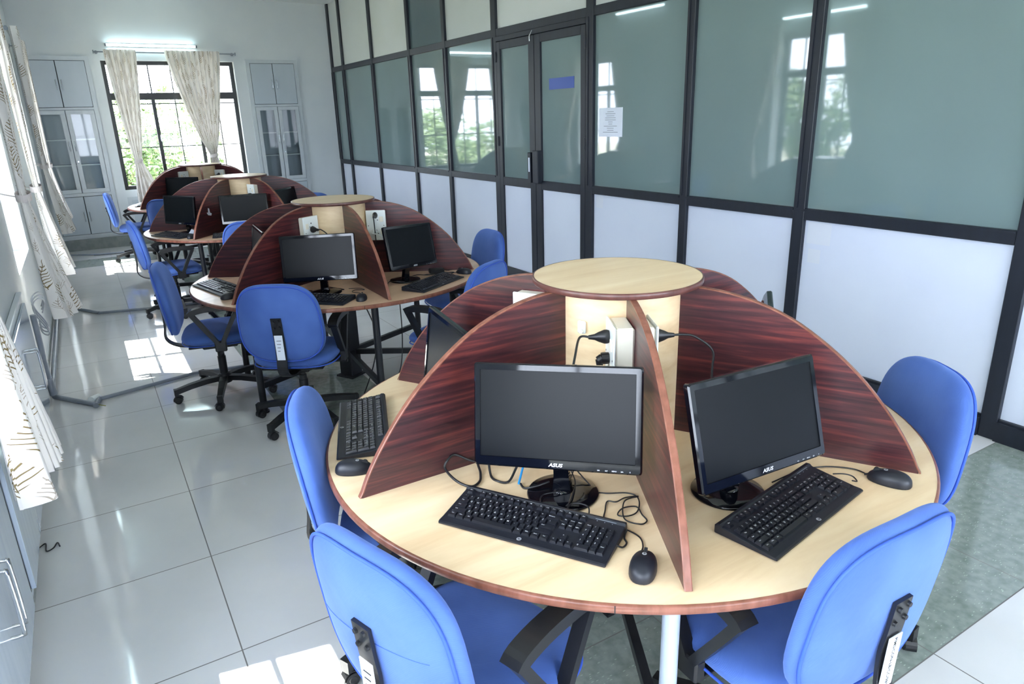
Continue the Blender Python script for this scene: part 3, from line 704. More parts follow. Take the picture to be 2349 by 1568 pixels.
# ------------------------------------------------------------------ round workstation tables
TABLES = [(1.422, 1.696, .6), (1.425, 4.649, 29.5), (1.398, 7.672, 49.0), (1.432, 10.50, 23.0)]
TLAB = ['nearest the camera', 'second from the camera', 'third from the camera', 'farthest, by the end window']
TR_ = .966
PROFILE = [(.2, 1.240), (.28, 1.237), (.36, 1.227), (.45, 1.204), (.54, 1.166), (.62, 1.115), (.69, 1.060), (.75, 1.003), (.80, .945), (.85, .877), (.89, .812), (.918, .751)]
PROFILE = [(.2, 1.240)]+[tuple(p[:2]) for p in smooth_path([(a, b, 0) for a, b in PROFILE], 3)[1:]]
def bar(b, p0, p1, w, h, mi=0):
    b.tube([p0, p1], 0, flat=(w, h), up=(0, 0, 1), mi=mi)
def build_table(label, mats_leg, topm='maple'):
    t = thing('round_workstation_table', label, 'table', (0, 0, 0), 0, None)
    top = obj('tabletop', MB().lathe([(TR_-.004, .727), (TR_-.004, .750)], 128, smooth=False), M[topm], t)
    prof = [(TR_-.004, .7505), (TR_+.001, .7495), (TR_+.004, .745), (TR_+.004, .731), (TR_, .727), (TR_-.006, .7265)]
    eb = MB().lathe(prof, 128, cap=False)
    obj('edge_band', eb, M['edge'], top)
    sm = MB()
    for a in (-130, -10, 110): sm.box(TR_+.002, TR_+.0046, -.0012, .0012, .729, .748, M=Matrix.Rotation(R(a), 4, 'Z'))
    obj('edge_band_joint', sm, M['dark_gap'], top)
    c = obj('column', MB().lathe([(.212, .750), (.212, 1.240)], 72), M['maplecol'], t)
    sm = MB()
    for a in range(0, 360, 60): sm.box(.2115, .2128, -.002, .002, .752, 1.238, M=Matrix.Rotation(R(a+30), 4, 'Z'))
    cap = obj('column_cap', MB().lathe([(.2685, 1.2405), (.2685, 1.2585)], 96, smooth=False), M['maple'], t)
    obj('edge_band', MB().lathe([(.267, 1.239), (.2715, 1.2405), (.2735, 1.244), (.2735, 1.254), (.272, 1.2585), (.268, 1.2590)], 96, cap=False), M['capedge'], cap)
    for k in range(6):
        m = MB(); n = len(PROFILE); th = .0085
        poly = [(x-.002, z-.002) for x, z in PROFILE[1:]]+[(.208, .751), (.208, 1.238)]
        vs = [(x, -th, z) for x, z in poly]+[(x, th, z) for x, z in poly]; q = len(poly)
        m.add(vs, [list(range(q)), list(range(2*q-1, q-1, -1))])
        m.add(vs, [(i, q+i, q+(i+1) % q, (i+1) % q) for i in range(q)])
        o = obj('divider_panel', m, M['mahogany'], t, rot=(0, 0, R(60*k)))
        e_ = MB(); P = [(x, z) for x, z in PROFILE]; P[-1] = (.9205, .7515)
        vs = []; fs = []
        for i, (x, z) in enumerate(P):
            a = P[max(i-1, 0)]; b = P[min(i+1, len(P)-1)]; d = Vector((b[0]-a[0], b[1]-a[1])).normalized(); nx, nz = -d.y, d.x
            if nz < 0: nx, nz = -nx, -nz
            if i == len(P)-1: nx, nz = 1, 0
            for yy, oo in ((-.0095, -.0025), (-.0095, .0005), (-.007, .002), (.007, .002), (.0095, .0005), (.0095, -.0025)): vs.append((x+nx*oo, yy, z+nz*oo))
        for i in range(len(P)-1):
            for j in range(5): fs.append((i*6+j, i*6+j+1, (i+1)*6+j+1, (i+1)*6+j))
        e_.add(vs, fs, 0, False)
        obj('edge_strip', e_, M['edge'], o)
    for k in range(6):
        a = R(60*k+mats_leg[1]); x, y = mats_leg[2]*math.cos(a), mats_leg[2]*math.sin(a)
        lg = MB().cyl((x, y, .004), (x, y, .7265), .022, n=20).cyl((x, y, 0), (x, y, .012), .030, n=20)
        lg.box(-.05, .05, -.05, .05, .720, .7268, M=Matrix.Translation((x, y, 0)))
        obj('leg', lg, mats_leg[0][k], t)
        bb = MB(); bar(bb, (.05*math.cos(a), .05*math.sin(a), .178), (x, y, .178), .036, .028)
        obj('brace', bb, M['blacksteel'], t)
        bb = MB(); bar(bb, (.05*math.cos(a), .05*math.sin(a), .707), (x, y, .707), .030, .036)
        obj('top_rail', bb, M['blacksteel'], t)
    obj('centre_post', MB().box(-.055, .055, -.055, .055, .01, .7268, bev=.004).box(-.075, .075, -.075, .075, 0, .012), M['blacksteel'], t)
    return t
blk = [M['blacksteel']]*6
gl = list(blk); gl[4] = M['greysteel']      # the near table has one pale grey leg
tabs = []
for i, (x, y, a) in enumerate(TABLES):
    if i < 2:
        t = build_table('', (gl if i == 0 else blk, 0 if i == 0 else -3.5, .80 if i == 0 else .77), 'maple' if i == 0 else 'maple2'); tabs.append(t)
    else:
        index_kids(); t = copy_tree(tabs[1]); tabs.append(t)
    t.location = (x, y, 0); t.rotation_euler = (0, 0, R(a))
for t, l in zip(tabs, ('round cream computer table with six dark red dividers, nearest and filling the foreground',
                       'round cream computer table with dark red dividers, second from the camera',
                       'round computer table with dark red dividers, third from the camera',
                       'round computer table with dark dividers standing farthest, before the end window')):
    tag(t, l, 'table', 'round workstation tables')

def outlet_box(ti, panel, side, deep=0.0):
    """ivory switch box screwed to a divider beside the column"""
    t = tabs[ti]; a = R(60*panel)
    def mk(z0, z1, r0, r1):
        b = MB(); d = .048+deep
        b.box(r0, r1, .009, .009+d-.008, z0, z1, bev=.006)
        return b, d
    b, d = mk(.985, 1.178, .222, .345)
    F = Matrix.Rotation(a, 4, 'Z') @ Matrix.Diagonal((1, side, 1, 1))
    def fl(mb):
        mb.v = [tuple(F @ Vector(v)) for v in mb.v]
        if side < 0: mb.f = [f[::-1] for f in mb.f]
        return mb
    o = obj('outlet_box', fl(b), M['ivory'], t)
    p = MB().box(.218, .349, .009+d-.008, .009+d, .981, 1.182, bev=.003); pl = obj('face_plate', fl(p), M['whitepl'], o)
    h = MB(); y = .009+d
    for cz in (1.125, 1.035):
        h.cyl((.283, y-.001, cz+.014), (.283, y+.0006, cz+.014), .0045, n=10)
        for s in (-1, 1): h.cyl((.283+s*.012, y-.001, cz-.008), (.283+s*.012, y+.0006, cz-.008), .0035, n=10)
    for s in (-1, 1):
        h.cyl((.283+s*.052, y-.001, 1.08), (.283+s*.052, y+.0006, 1.08), .003, n=8)
    obj('socket_holes', fl(h), M['dark_gap'], o)
    w = MB().box(.308, .333, y-.001, y+.004, 1.105, 1.14, bev=.002).box(.308, .333, y-.001, y+.004, 1.02, 1.055, bev=.002)
    obj('switch', fl(w), M['ivory'], o)
    W = Matrix.Translation(t.location) @ Matrix.Rotation(t.rotation_euler.z, 4, 'Z') @ F
    return lambda x, z, out=0.0: W @ Vector((x, y+out, z)), (Matrix.Rotation(t.rotation_euler.z+a, 4, 'Z') @ Vector((0, side, 0)))
# panel numbers: world angle = table angle + 60k
OB = {}
OB['T1A'] = outlet_box(0, 4, -1, .014); OB['T1C'] = outlet_box(0, 4, 1); OB['T1D'] = outlet_box(0, 2, 1, .01)
OB['T2A'] = outlet_box(1, 3, 1); OB['T2B'] = outlet_box(1, 5, -1)
OB['T3A'] = outlet_box(2, 3, -1); OB['T3B'] = outlet_box(2, 4, -1)
OB['T4A'] = outlet_box(3, 3, 1); OB['T4B'] = outlet_box(3, 5, -1)
def power_cord(label, key, x, z, ends, big=True, white=False, down=False):
    f, n = OB[key]
    p = f(x, z, .0012)
    e = thing('power_cable', label, 'cable', p); mt = M['whitepl'] if white else M['black']
    q = n.to_track_quat('Z', 'X').to_matrix().to_4x4()
    b = MB()
    if down:
        b.lathe([(.017, .0), (.018, .012), (.017, .022)], 20, M=q)
        b.cyl(n*.018, n*.030+Vector((0, 0, -.008)), .015, .014, n=14); b.cyl(n*.026+Vector((0, 0, -.005)), n*.026+Vector((0, 0, -.034)), .013, .007)
        s = n*.026+Vector((0, 0, -.034))
    else:
        b.lathe([(.019, .0), (.021, .006), (.021, .014), (.015, .03), (.009, .042), (.006, .06)], 18, M=q @ Matrix.Diagonal((1, .8, 1, 1)))
        s = n*.06
    obj('plug', b, mt, e)
    pts = [s-n*.004 if not down else s+Vector((0, 0, .004))]
    if not down: pts.append(n*.085)
    pts += [Vector(v)-p for v in ends]
    obj('cord', MB().tube(smooth_path(pts, 8), .0035, 8), mt, e)
    return e

# ------------------------------------------------------------------ lettering shared by keyboards, monitors, mice and tags
ROWS = [
 (0, [('Esc', 1, 0), ('F1', 1, 2), ('F2', 1, 3), ('F3', 1, 4), ('F4', 1, 5), ('F5', 1, 6.5), ('F6', 1, 7.5), ('F7', 1, 8.5), ('F8', 1, 9.5), ('F9', 1, 11), ('F10', 1, 12), ('F11', 1, 13), ('F12', 1, 14), ('Prt', 1, 15.3), ('Scr', 1, 16.3), ('Brk', 1, 17.3)]),
 (1, [('`', 1, 0)]+[(c, 1, i+1) for i, c in enumerate('1234567890-=')]+[('Backspace', 2, 13), ('Ins', 1, 15.3), ('Home', 1, 16.3), ('PgUp', 1, 17.3), ('Num', 1, 18.6), ('/', 1, 19.6), ('*', 1, 20.6), ('-', 1, 21.6)]),
 (2, [('Tab', 1.5, 0)]+[(c, 1, i+1.5) for i, c in enumerate('QWERTYUIOP[]')]+[('\\', 1.5, 13.5), ('Del', 1, 15.3), ('End', 1, 16.3), ('PgDn', 1, 17.3), ('7', 1, 18.6), ('8', 1, 19.6), ('9', 1, 20.6), ('+', 1, 21.6)]),
 (3, [('Caps', 1.75, 0)]+[(c, 1, i+1.75) for i, c in enumerate("ASDFGHJKL;'")]+[('Enter', 2.25, 12.75), ('4', 1, 18.6), ('5', 1, 19.6), ('6', 1, 20.6)]),
 (4, [('Shift', 2.25, 0)]+[(c, 1, i+2.25) for i, c in enumerate('ZXCVBNM,./')]+[('Shift', 2.75, 12.25), ('^', 1, 16.3), ('1', 1, 18.6), ('2', 1, 19.6), ('3', 1, 20.6), ('Enter', 1, 21.6)]),
 (5, [('Ctrl', 1.25, 0), ('Win', 1.25, 1.25), ('Alt', 1.25, 2.5), ('', 6.25, 3.75), ('Alt', 1.25, 10), ('Win', 1.25, 11.25), ('Menu', 1.25, 12.5), ('Ctrl', 1.25, 13.75), ('<', 1, 15.3), ('v', 1, 16.3), ('>', 1, 17.3), ('0', 2, 18.6), ('.', 1, 20.6)])]
keys_t = {(l, 0, .012) for _, r in ROWS for l, _, _ in r if l}
extra = [('hp', .35, .03), ('ASUS', .22, .035), ('PIMS/CON-LB/CC/989', 0, .01), ('PIMS/CON-LB/CC', 0, .01), ('S/A', 0, .01), ('A/V', 0, .01), ('MENU', 0, .01), ('O', 0, .01)]
TG = text_geos(list(keys_t)+extra)
KU = .0190
def zsurf(y):   # height of the sloping key deck
    return .0125+(y+.06)*.105
def key_mesh(lab, w, h=1.0):
    b = MB(); W, D = w*KU-.0012, h*KU-.0012
    x, y = W/2, D/2; tx, ty = x-.0024, y-.0024; H = .0068
    vs = [(-x, -y, 0), (x, -y, 0), (x, y, 0), (-x, y, 0), (-tx, -ty+.0002, H), (tx, -ty+.0002, H), (tx, ty+.0006, H+.0006), (-tx, ty+.0006, H+.0006)]
    b.add(vs, [(0, 1, 5, 4), (1, 2, 6, 5), (2, 3, 7, 6), (3, 0, 4, 7), (4, 5, 6, 7)])
    if lab:
        n = len(lab); sz = .0068 if n == 1 else (.0048 if n < 4 else .0040)
        dx = 0 if n > 1 and w < 1.5 else (-(W/2-.0065-.0009*n) if w >= 1.5 else -.0022)
        b.geo(TG[(lab, 0, .012)], sz, Matrix.Translation((dx, ty*.30, H+.0007)), 1)
    return b.mesh('key', [M['keycap'], M['legend']])
def kb_layout():
    out = []; x0 = -.2165
    for r, ks in ROWS:
        y = .0560 if r == 0 else .0285-(r-1)*KU
        for lab, w, u in ks:
            h = 2 if (lab == '+' or (lab == 'Enter' and w == 1)) else 1
            out.append((lab, w, h, x0+(u+w/2)*KU, y-(KU/2 if h == 2 else 0)))
    return out
def build_keyboard(label, keys_individual=True, legends=True):
    e = thing('keyboard', label, 'keyboard', (0, 0, .75))
    prof = [(-.0845, .004), (-.0845, .0085), (-.080, .0115), (-.060, .0128), (.076, .0270), (.0825, .0255), (.0835, .014), (.0835, .004)]
    pr_ = [(-.0845, .002), (-.0845, .0065), (-.079, .0085), (-.062, .0090), (.064, .0235), (.070, .0285), (.079, .0275), (.0835, .022), (.0835, .002)]
    m = MB(); n = len(pr_); X = [-.2285, -.2265, .2265, .2285]
    for i, x in enumerate(X):
        s = .96 if i in (0, 3) else 1
        for y, z in pr_: m.v.append((x, y*s, z if z < .003 else z*(.93 if i in (0, 3) else 1)))
    for i in range(3):
        for j in range(n): k = (j+1) % n; m.f.append([i*n+j, (i+1)*n+j, (i+1)*n+k, i*n+k]); m.m.append(0); m.sm.append(False)
    m.f.append(list(range(n))[::-1]); m.m.append(0); m.sm.append(False); m.f.append(list(range(3*n, 4*n))); m.m.append(0); m.sm.append(False)
    for sx in (-.19, .19): m.cyl((sx, .07, 0), (sx, .07, .004), .008, n=10); m.cyl((sx, -.07, 0), (sx, -.07, .004), .008, n=10)
    obj('shell', m, M['kbody'], e)
    tilt = math.atan2(.0145, .126)
    def zk(y): return .0090+(y+.062)*.1151-.0004
    lay = kb_layout(); cache = {}; rest = MB(); cnt = 0
    if keys_individual:
        for lab, w, h, x, y in lay:
            k = (lab, w, h)
            if k not in cache: cache[k] = key_mesh(lab, w, h)
            obj('key', cache[k], None, e, (x, y, zk(y)), (tilt, 0, 0))
    else:
        for lab, w, h, x, y in lay:
            W, D = w*KU-.0012, h*KU-.0012; X_, Y_ = W/2, D/2; tx, ty = X_-.0024, Y_-.0024; H = .0068
            vs = [(-X_, -Y_, 0), (X_, -Y_, 0), (X_, Y_, 0), (-X_, Y_, 0), (-tx, -ty, H), (tx, -ty, H), (tx, ty, H), (-tx, ty, H)]
            T_ = Matrix.Translation((x, y, zk(y))) @ Matrix.Rotation(tilt, 4, 'X')
            rest.add(vs, [(0, 1, 5, 4), (1, 2, 6, 5), (2, 3, 7, 6), (3, 0, 4, 7), (4, 5, 6, 7)], 0, False, T_)
            if lab: rest.geo(TG[(lab, 0, .012)], .0055, T_ @ Matrix.Translation((0, .002, H+.0006)), 1)
        obj('keys', rest, [M['keycap'], M['legend']], e)
    lg = MB().lathe([(.0062, 0), (.0062, .0004)], 24, M=Matrix.Translation((.0, -.0715, .0088)))
    lg.geo(TG[('hp', .35, .03)], .0085, Matrix.Translation((0, -.0715, .0095)), 1)
    obj('maker_badge', lg, [M['silver'], M['kbody']], e)
    ld = MB().box(.150, .205, .0655, .0665, .0255, .0263)
    for k in range(3): ld.box(.155+k*.02, .157+k*.02, .060, .062, .0236, .0243)
    obj('indicator_line', ld, M['legend'] if False else M['pipe'], e)
    return e
def ell(b, cx, cy, rx, ry, pts): pass
def build_mouse(label):
    e = thing('mouse', label, 'mouse', (0, 0, .75))
    m = MB(); NU, NV = 28, 12; vs = []; fs = []
    def surf(u, v):   # u around, v from rim (0) to crown (1)
        a = 2*PI*u; c, s = math.cos(a), math.sin(a)
        k = math.cos(v*PI/2)**.62
        X = math.copysign(abs(c)**.82, c)*.0315*k*(1-.12*s*(1 if s > 0 else .3)); Y = math.copysign(abs(s)**.86, s)*.057*k-.004*(1-k)
        Z = .004+.033*math.sin(v*PI/2)**.85*(1-.25*max(0, s)*k)
        return (X, Y, Z)
    for j in range(NV+1):
        for i in range(NU): vs.append(surf(i/NU, j/NV))
    for j in range(NV):
        for i in range(NU): k = (i+1) % NU; fs.append((j*NU+i, j*NU+k, (j+1)*NU+k, (j+1)*NU+i))
    m.add(vs, fs, 0, True)
    m.add([(x*.96, y*.96, 0) for x, y, z in vs[:NU]]+vs[:NU], [list(range(NU))[::-1]]+[(i, (i+1) % NU, NU+(i+1) % NU, NU+i) for i in range(NU)], 0, False)
    obj('body', m, M['kbody'], e)
    w = MB().cyl((-.0035, .034, .0285), (.0035, .034, .0285), .0085, n=18); w.box(-.0006, .0006, .012, .030, .033, .0368)
    obj('scroll_wheel', w, M['dark_gap'], e)
    Tb = Matrix.Translation((0, .012, .0362)) @ Matrix.Rotation(-.07, 4, 'X')
    b = MB().lathe([(.0052, 0), (.0052, .0006)], 20, M=Tb); b.geo(TG[('hp', .35, .03)], .0072, Tb @ Matrix.Translation((0, 0, .0009)), 1)
    obj('maker_badge', b, [M['silver'], M['kbody']], e)
    return e
HOFF = .10
def build_monitor(label):
    """local origin = centre of the foot; screen faces -y"""
    e = thing('monitor', label, 'monitor', (0, 0, .75))
    foot = MB().lathe([(.098, 0), (.100, .003), (.097, .008), (.06, .012), (.032, .014)], 56); foot.lathe([(.030, .012), (.026, .020), (.020, .024)], 28)
    obj('stand_base', foot, M['blackgloss'], e)
    nk = MB().tube([(0, -.004, .018), (0, -.012, .07), (0, -.026, .15), (0, -.030, .19)], 0, flat=([.05, .042, .04, .04], .024), up=(1, 0, 0))
    obj('stand_neck', nk, M['blackgloss'], e)
    W, H, t = .443, .275, .018
    h = MB()
    def ring(x, z, y): return [(-x, y, -z), (x, y, -z), (x, y, z), (-x, y, z)]
    bw, bt, bb = .017, .018, .026
    hx, hz = W/2, H/2
    # rounded rectangular outline shells
    def rr(x0, x1, z0, z1, r, y, n=5):
        o = []
        for cx, cz, a0 in ((x1-r, z0+r, -90), (x1-r, z1-r, 0), (x0+r, z1-r, 90), (x0+r, z0+r, 180)):
            for k in range(n): a = R(a0+90*k/(n-1)); o.append((cx+r*math.cos(a), y, cz+r*math.sin(a)))
        return o
    rings = [rr(-hx+.004, hx-.004, .004, H-.004, .006, .0), rr(-hx, hx, 0, H, .008, .004), rr(-hx, hx, 0, H, .008, t), rr(-hx+.012, hx-.012, .012, H-.012, .01, t+.012), rr(-.15, .15, .05, H-.05, .03, t+.036)]
    inner = [rr(-hx+bw, hx-bw, bb, H-bt, .001, .0), rr(-hx+bw+.001, hx-bw-.001, bb+.001, H-bt-.001, .001, .004)]
    n = 20
    def bridge(A, B, sm=False):
        h.add(A+B, [(i, (i+1) % n, n+(i+1) % n, n+i) for i in range(n)], 0, sm)
    bridge(inner[1], inner[0]); bridge(inner[0], rings[0])
    for a, b_ in zip(rings, rings[1:]): bridge(a, b_, False)
    h.add(rings[-1], [list(range(n))])
    housing = obj('screen_housing', h, M['blackgloss'], e)
    s = MB().box(-hx+bw-.001, hx-bw+.001, .003, .006, bb-.001, H-bt+.001)
    obj('screen', s, M['screen'], housing)
    lip = MB()
    obj('maker_logo', MB().geo(TG[('ASUS', .22, .035)], .0125, Matrix.Translation((0, -.0008, .0125)) @ Matrix.Rotation(PI/2, 4, 'X') @ Matrix.Diagonal((1.25, 1, 1, 1))), M['silver'], housing)
    bt_ = MB()
    for k, tx in enumerate(('S/A', 'A/V', 'MENU', 'S/A', 'O')):
        bt_.geo(TG[(tx, 0, .01)], .0045, Matrix.Translation((.112+k*.020, -.0006, .0075)) @ Matrix.Rotation(PI/2, 4, 'X'))
    obj('button_marks', bt_, M['silver'], housing)
    return e
def set_housing(mon, z, tilt, roll=0.0, hof=HOFF):
    """z = height of the bottom edge over the table, tilt back, roll sideways"""
    for o in col.objects:
        if o.parent is mon and o.name.startswith('screen_housing'):
            o.matrix_local = Matrix.Translation((0, -hof, z)) @ Matrix.Rotation(roll, 4, 'Y') @ Matrix.Rotation(-tilt, 4, 'X')
# ------------------------------------------------------------------ place monitors (x, y of the screen's lower edge, facing angle)
mon0 = build_monitor(''); index_kids()
MON = [
 ('black monitor facing the two front chairs, left of the divider on the nearest table', .911, 1.317, .876, -136.4, 13.3, -1.9),
 ('black monitor leaning beside the dark divider on the right of the nearest table', 1.357, 1.008, .865, -92.5, 16.4, .9),
 ('black monitor seen edge-on behind the left divider of the nearest table', .90, 1.965, .85, 172, 8, 0),
 ('monitor whose corner peeks over the right divider of the nearest table', 1.93, 1.43, .85, -50, 8, 0),
 ('black monitor on the second table above the blue chair back with the white tag', 1.116, 4.059, .848, -117.8, 8.6, -1.0),
 ('black monitor leaning at the right side of the second table', 1.739, 4.068, .847, -65.2, 12.6, 3.6),
 ('thin slice of a monitor behind the left divider of the second table', .865, 4.63, .85, 176, 8, 0),
 ('black monitor on the left of the third table', .75, 7.457, .841, -149.3, 5.6, 0),
 ('grey-looking monitor in the middle bay of the third table', 1.305, 7.119, .839, -97.3, 8.5, .4),
 ('dark monitor in shade at the right of the third table', 1.80, 7.36, .85, -41, 8, 0),
 ('pale reflecting monitor on the farthest table', 1.105, 10.10, .85, -126, 8.4, 0),
 ('dark monitor corner at the far left edge of the farthest table divider', .92, 10.57, .85, 172, 8, 0)]
mons = []
for i, (lb, x, y, z, yaw, tl, rl) in enumerate(MON):
    m = mon0 if i == 0 else copy_tree(mon0)
    a = R(yaw)
    hof = .13 if i == 1 else HOFF
    m.location = (x-hof*math.cos(a), y-hof*math.sin(a), .7505); m.rotation_euler = (0, 0, a+PI/2)
    tag(m, lb, 'monitor', 'monitors on the round tables'); mons.append((m, z-.7505, R(tl), R(rl), hof))
for m, z, tl, rl, hof in mons: set_housing(m, z, tl, rl, hof)
# ------------------------------------------------------------------ keyboards
kb0 = build_keyboard('', True); kbf = build_keyboard('', False); index_kids()
KB = [
 ('black keyboard with white legends lying before the front monitor of the nearest table', .820, 1.296, -58.2, 0),
 ('black keyboard at the right of the nearest table between monitor and blue chair', 1.424, .977, 9.5, 0),
 ('black keyboard seen end-on at the left edge of the nearest table', .673, 2.126, -109.4, 0),
 ('black keyboard half hidden by the tagged blue chair on the second table', 1.048, 3.993, -46, 1),
 ('black keyboard at the right of the second table', 1.80, 3.94, 30, 1),
 ('black keyboard at the left edge of the second table', .632, 4.695, -77, 1),
 ('black keyboard at the front left of the third table', .66, 7.36, -64, 1),
 ('black keyboard in the middle bay of the third table, behind a blue chair', 1.19, 6.97, -12, 1),
 ('keyboard on the left edge of the farthest table', .66, 10.72, -97, 1)]
for i, (lb, x, y, a, far) in enumerate(KB):
    k = kb0 if i == 0 else (kbf if i == 3 else copy_tree(kbf if far else kb0))
    k.location = (x, y, .7505); k.rotation_euler = (0, 0, R(a)); tag(k, lb, 'keyboard', 'keyboards on the round tables')
# ------------------------------------------------------------------ mice with their cords
ms0 = build_mouse(''); index_kids()
MS = [
 ('black mouse right of the front keyboard on the nearest table', .938, 1.005, 40, [(.965, 1.048), (.995, 1.07), (1.015, 1.103), (1.012, 1.142), (1.0, 1.17)]),
 ('black mouse by the foot of the right divider on the nearest table', 1.768, .922, 112, [(1.756, .985), (1.754, 1.017), (1.725, 1.053), (1.685, 1.081), (1.62, 1.10), (1.5, 1.10)]),
 ('black mouse beside the end-on keyboard at the left edge of the nearest table', .541, 1.842, -28, [(.60, 1.80), (.66, 1.80), (.75, 1.85)]),
 ('black mouse in the front bay of the second table near the divider', 1.285, 3.842, 62, [(1.32, 3.91), (1.33, 3.99), (1.30, 4.05), (1.33, 4.09), (1.38, 4.06), (1.37, 4.12), (1.31, 4.15)]),
 ('black mouse at the right end of the keyboard on the second table', 2.10, 4.10, 120, [(2.06, 4.15), (1.98, 4.22), (1.86, 4.22)]),
 ('black mouse beside the left keyboard of the second table', .645, 4.382, 12, [(.70, 4.44), (.78, 4.5), (.82, 4.6)]),
 ('black mouse by the divider foot on the third table', .80, 7.09, 40, [(.84, 7.14), (.86, 7.22), (.82, 7.3)])]
for i, (lb, x, y, a, cord) in enumerate(MS):
    m = ms0 if i == 0 else copy_tree(ms0)
    m.location = (x, y, .7505); m.rotation_euler = (0, 0, R(a-90)); tag(m, lb, 'mouse', 'mice on the round tables')
    W_ = (Matrix.Translation((x, y, .7505)) @ Matrix.Rotation(R(a-90), 4, 'Z')).inverted()
    pts = [Vector((0, .050, .012)), Vector((0, .062, .006))]+[W_ @ Vector((px, py, .7535)) for px, py in cord]
    obj('cord', MB().tube(smooth_path(pts, 8), .0019, 8), M['black'], m)
    obj('cord_grip', MB().cyl((0, .046, .013), (0, .062, .007), .0038, .0028, n=10), M['black'], m)
# ------------------------------------------------------------------ loose cables and plugs
def cable(label, pts, r, m=None, name='cable', z=.7505):
    P = [Vector((p[0], p[1], (p[2] if len(p) > 2 else z+r+.001))) for p in pts]
    return tag(obj(name, MB().tube(smooth_path(P, 9), r, 8), m or M['black']), label, 'cable')
cable('thin black cable coiled in loops between the monitor foot and the front divider', [(1.05, 1.44, .80), (1.066, 1.353), (1.075, 1.319), (1.125, 1.286), (1.138, 1.258), (1.118, 1.222, .756), (1.085, 1.195), (1.05, 1.19, .757), (1.036, 1.213), (1.064, 1.226, .757), (1.102, 1.216), (1.085, 1.174, .757), (1.080, 1.150), (1.055, 1.148), (1.035, 1.186, .757), (1.09, 1.25, .757), (1.138, 1.250, .756), (1.108, 1.268), (1.07, 1.26, .757), (1.055, 1.28), (1.020, 1.246), (.994, 1.216), (1.004, 1.181), (1.012, 1.165)], .0019)
cable('thick black cable looping out at the left of the front monitor', [(.93, 1.60, .80), (.868, 1.655, .775), (.846, 1.61), (.819, 1.567), (.785, 1.556), (.762, 1.60, .76), (.756, 1.66, .775), (.772, 1.670, .795), (.800, 1.676, .80), (.85, 1.65, .775), (.93, 1.655, .766)], .0038)
cable('black cable draped under the left corner of the front monitor', [(.93, 1.60, .84), (.893, 1.632, .80), (.866, 1.585), (.864, 1.540), (.888, 1.520), (.93, 1.545, .775), (.965, 1.555, .82)], .0036)
cable('thin black keyboard lead crossing the round foot of the front monitor', [(.886, 1.235, .770), (.880, 1.270, .772), (.885, 1.345, .768), (.915, 1.385, .768), (.96, 1.372, .772), (1.01, 1.395, .772), (1.05, 1.42, .80)], .0019)
cable('thin black lead curled behind the front keyboard', [(.95, 1.225, .772), (.975, 1.262, .775), (.955, 1.300, .772), (.925, 1.285, .772), (.99, 1.345, .772), (1.03, 1.392, .772), (1.04, 1.43, .79)], .0019)
cable('short blue cable end beside the foot of the front monitor', [(.905, 1.492, .756), (.955, 1.545, .775)], .0034, M['bluecable'])
cable('black lead curving from the blue cable toward the monitor foot', [(.91, 1.49), (.905, 1.46, .757), (.925, 1.435, .768), (.965, 1.425, .775)], .0034)
cable('short black loop at the back corner of the right keyboard', [(1.655, 1.020, .768), (1.677, 1.0, .77), (1.701, .989, .76), (1.690, .968, .758), (1.67, .97, .765)], .0019)
cable('thin black lead at the front keyboard\'s right end', [(1.00, 1.135, .765), (.981, 1.122, .756), (.972, 1.103), (.95, 1.092, .757), (.935, 1.098, .765)], .0025)
for k, (lb, pts) in enumerate((
   ('tangled black cables behind the front monitor of the second table', [(1.0, 4.20, .753), (1.05, 4.15, .753), (1.12, 4.22, .753), (1.05, 4.28, .753), (.98, 4.2, .756), (1.08, 4.12, .756), (1.2, 4.2, .753), (1.28, 4.15, .753), (1.22, 4.28, .754)]),
   ('tangled black cables by the right monitor of the second table', [(1.92, 4.16, .753), (2.0, 4.13, .753), (2.06, 4.17, .753), (1.98, 4.19, .753), (1.87, 4.19, .756), (1.82, 4.25, .753), (1.7, 4.2, .753), (1.6, 4.18, .753), (1.55, 4.1, .753)]))):
    cable(lb, pts, .0028)
e = thing('power_adapter', 'small black power adapter behind the right keyboard of the second table', 'adapter', (1.96, 4.235, .7505), R(-8))
obj('case', MB().box(-.05, .05, -.025, .025, 0, .032, bev=.005), M['black'], e)
obj('lead', MB().tube(smooth_path([(.05, 0, .015), (.09, .01, .006), (.13, .05, .004), (.10, .08, .004)], 6), .0025, 8), M['black'], e)
e = thing('computer_adapter', 'dark adapter on the tabletop behind the front monitor\'s left corner', 'adapter', (.985, 1.625, .7505), R(60))
obj('case', MB().box(-.045, .045, -.03, .03, 0, .03, bev=.006), M['black'], e)
power_cord('black plug with looping cord in the upper socket above the front monitor', 'T1A', .283, 1.138, [OB['T1A'][0](.37, 1.115, .11), OB['T1A'][0](.43, 1.06, .13), (1.045, 1.43, 1.06), (1.03, 1.43, .98)])
power_cord('dark plug with downward cord in the lower socket above the front monitor', 'T1A', .283, 1.072, [OB['T1A'][0](.29, 1.0, .035), OB['T1A'][0](.30, .90, .05)], down=True)
power_cord('black plug with cord arching behind the right monitor of the nearest table', 'T1C', .283, 1.135, [OB['T1C'][0](.29, 1.13, .12), OB['T1C'][0](.30, 1.09, .17), OB['T1C'][0](.31, 1.03, .17), OB['T1C'][0](.34, .93, .16)])
power_cord('black plug in the socket box above the front monitor of the second table', 'T2A', .283, 1.10, [OB['T2A'][0](.27, 1.06, .13), OB['T2A'][0](.27, .98, .15)])
power_cord('black plug with hanging cord in the right socket box of the second table', 'T2B', .283, 1.15, [OB['T2B'][0](.283, 1.12, .07), OB['T2B'][0](.283, 1.04, .06), OB['T2B'][0](.283, .95, .05)], down=False)
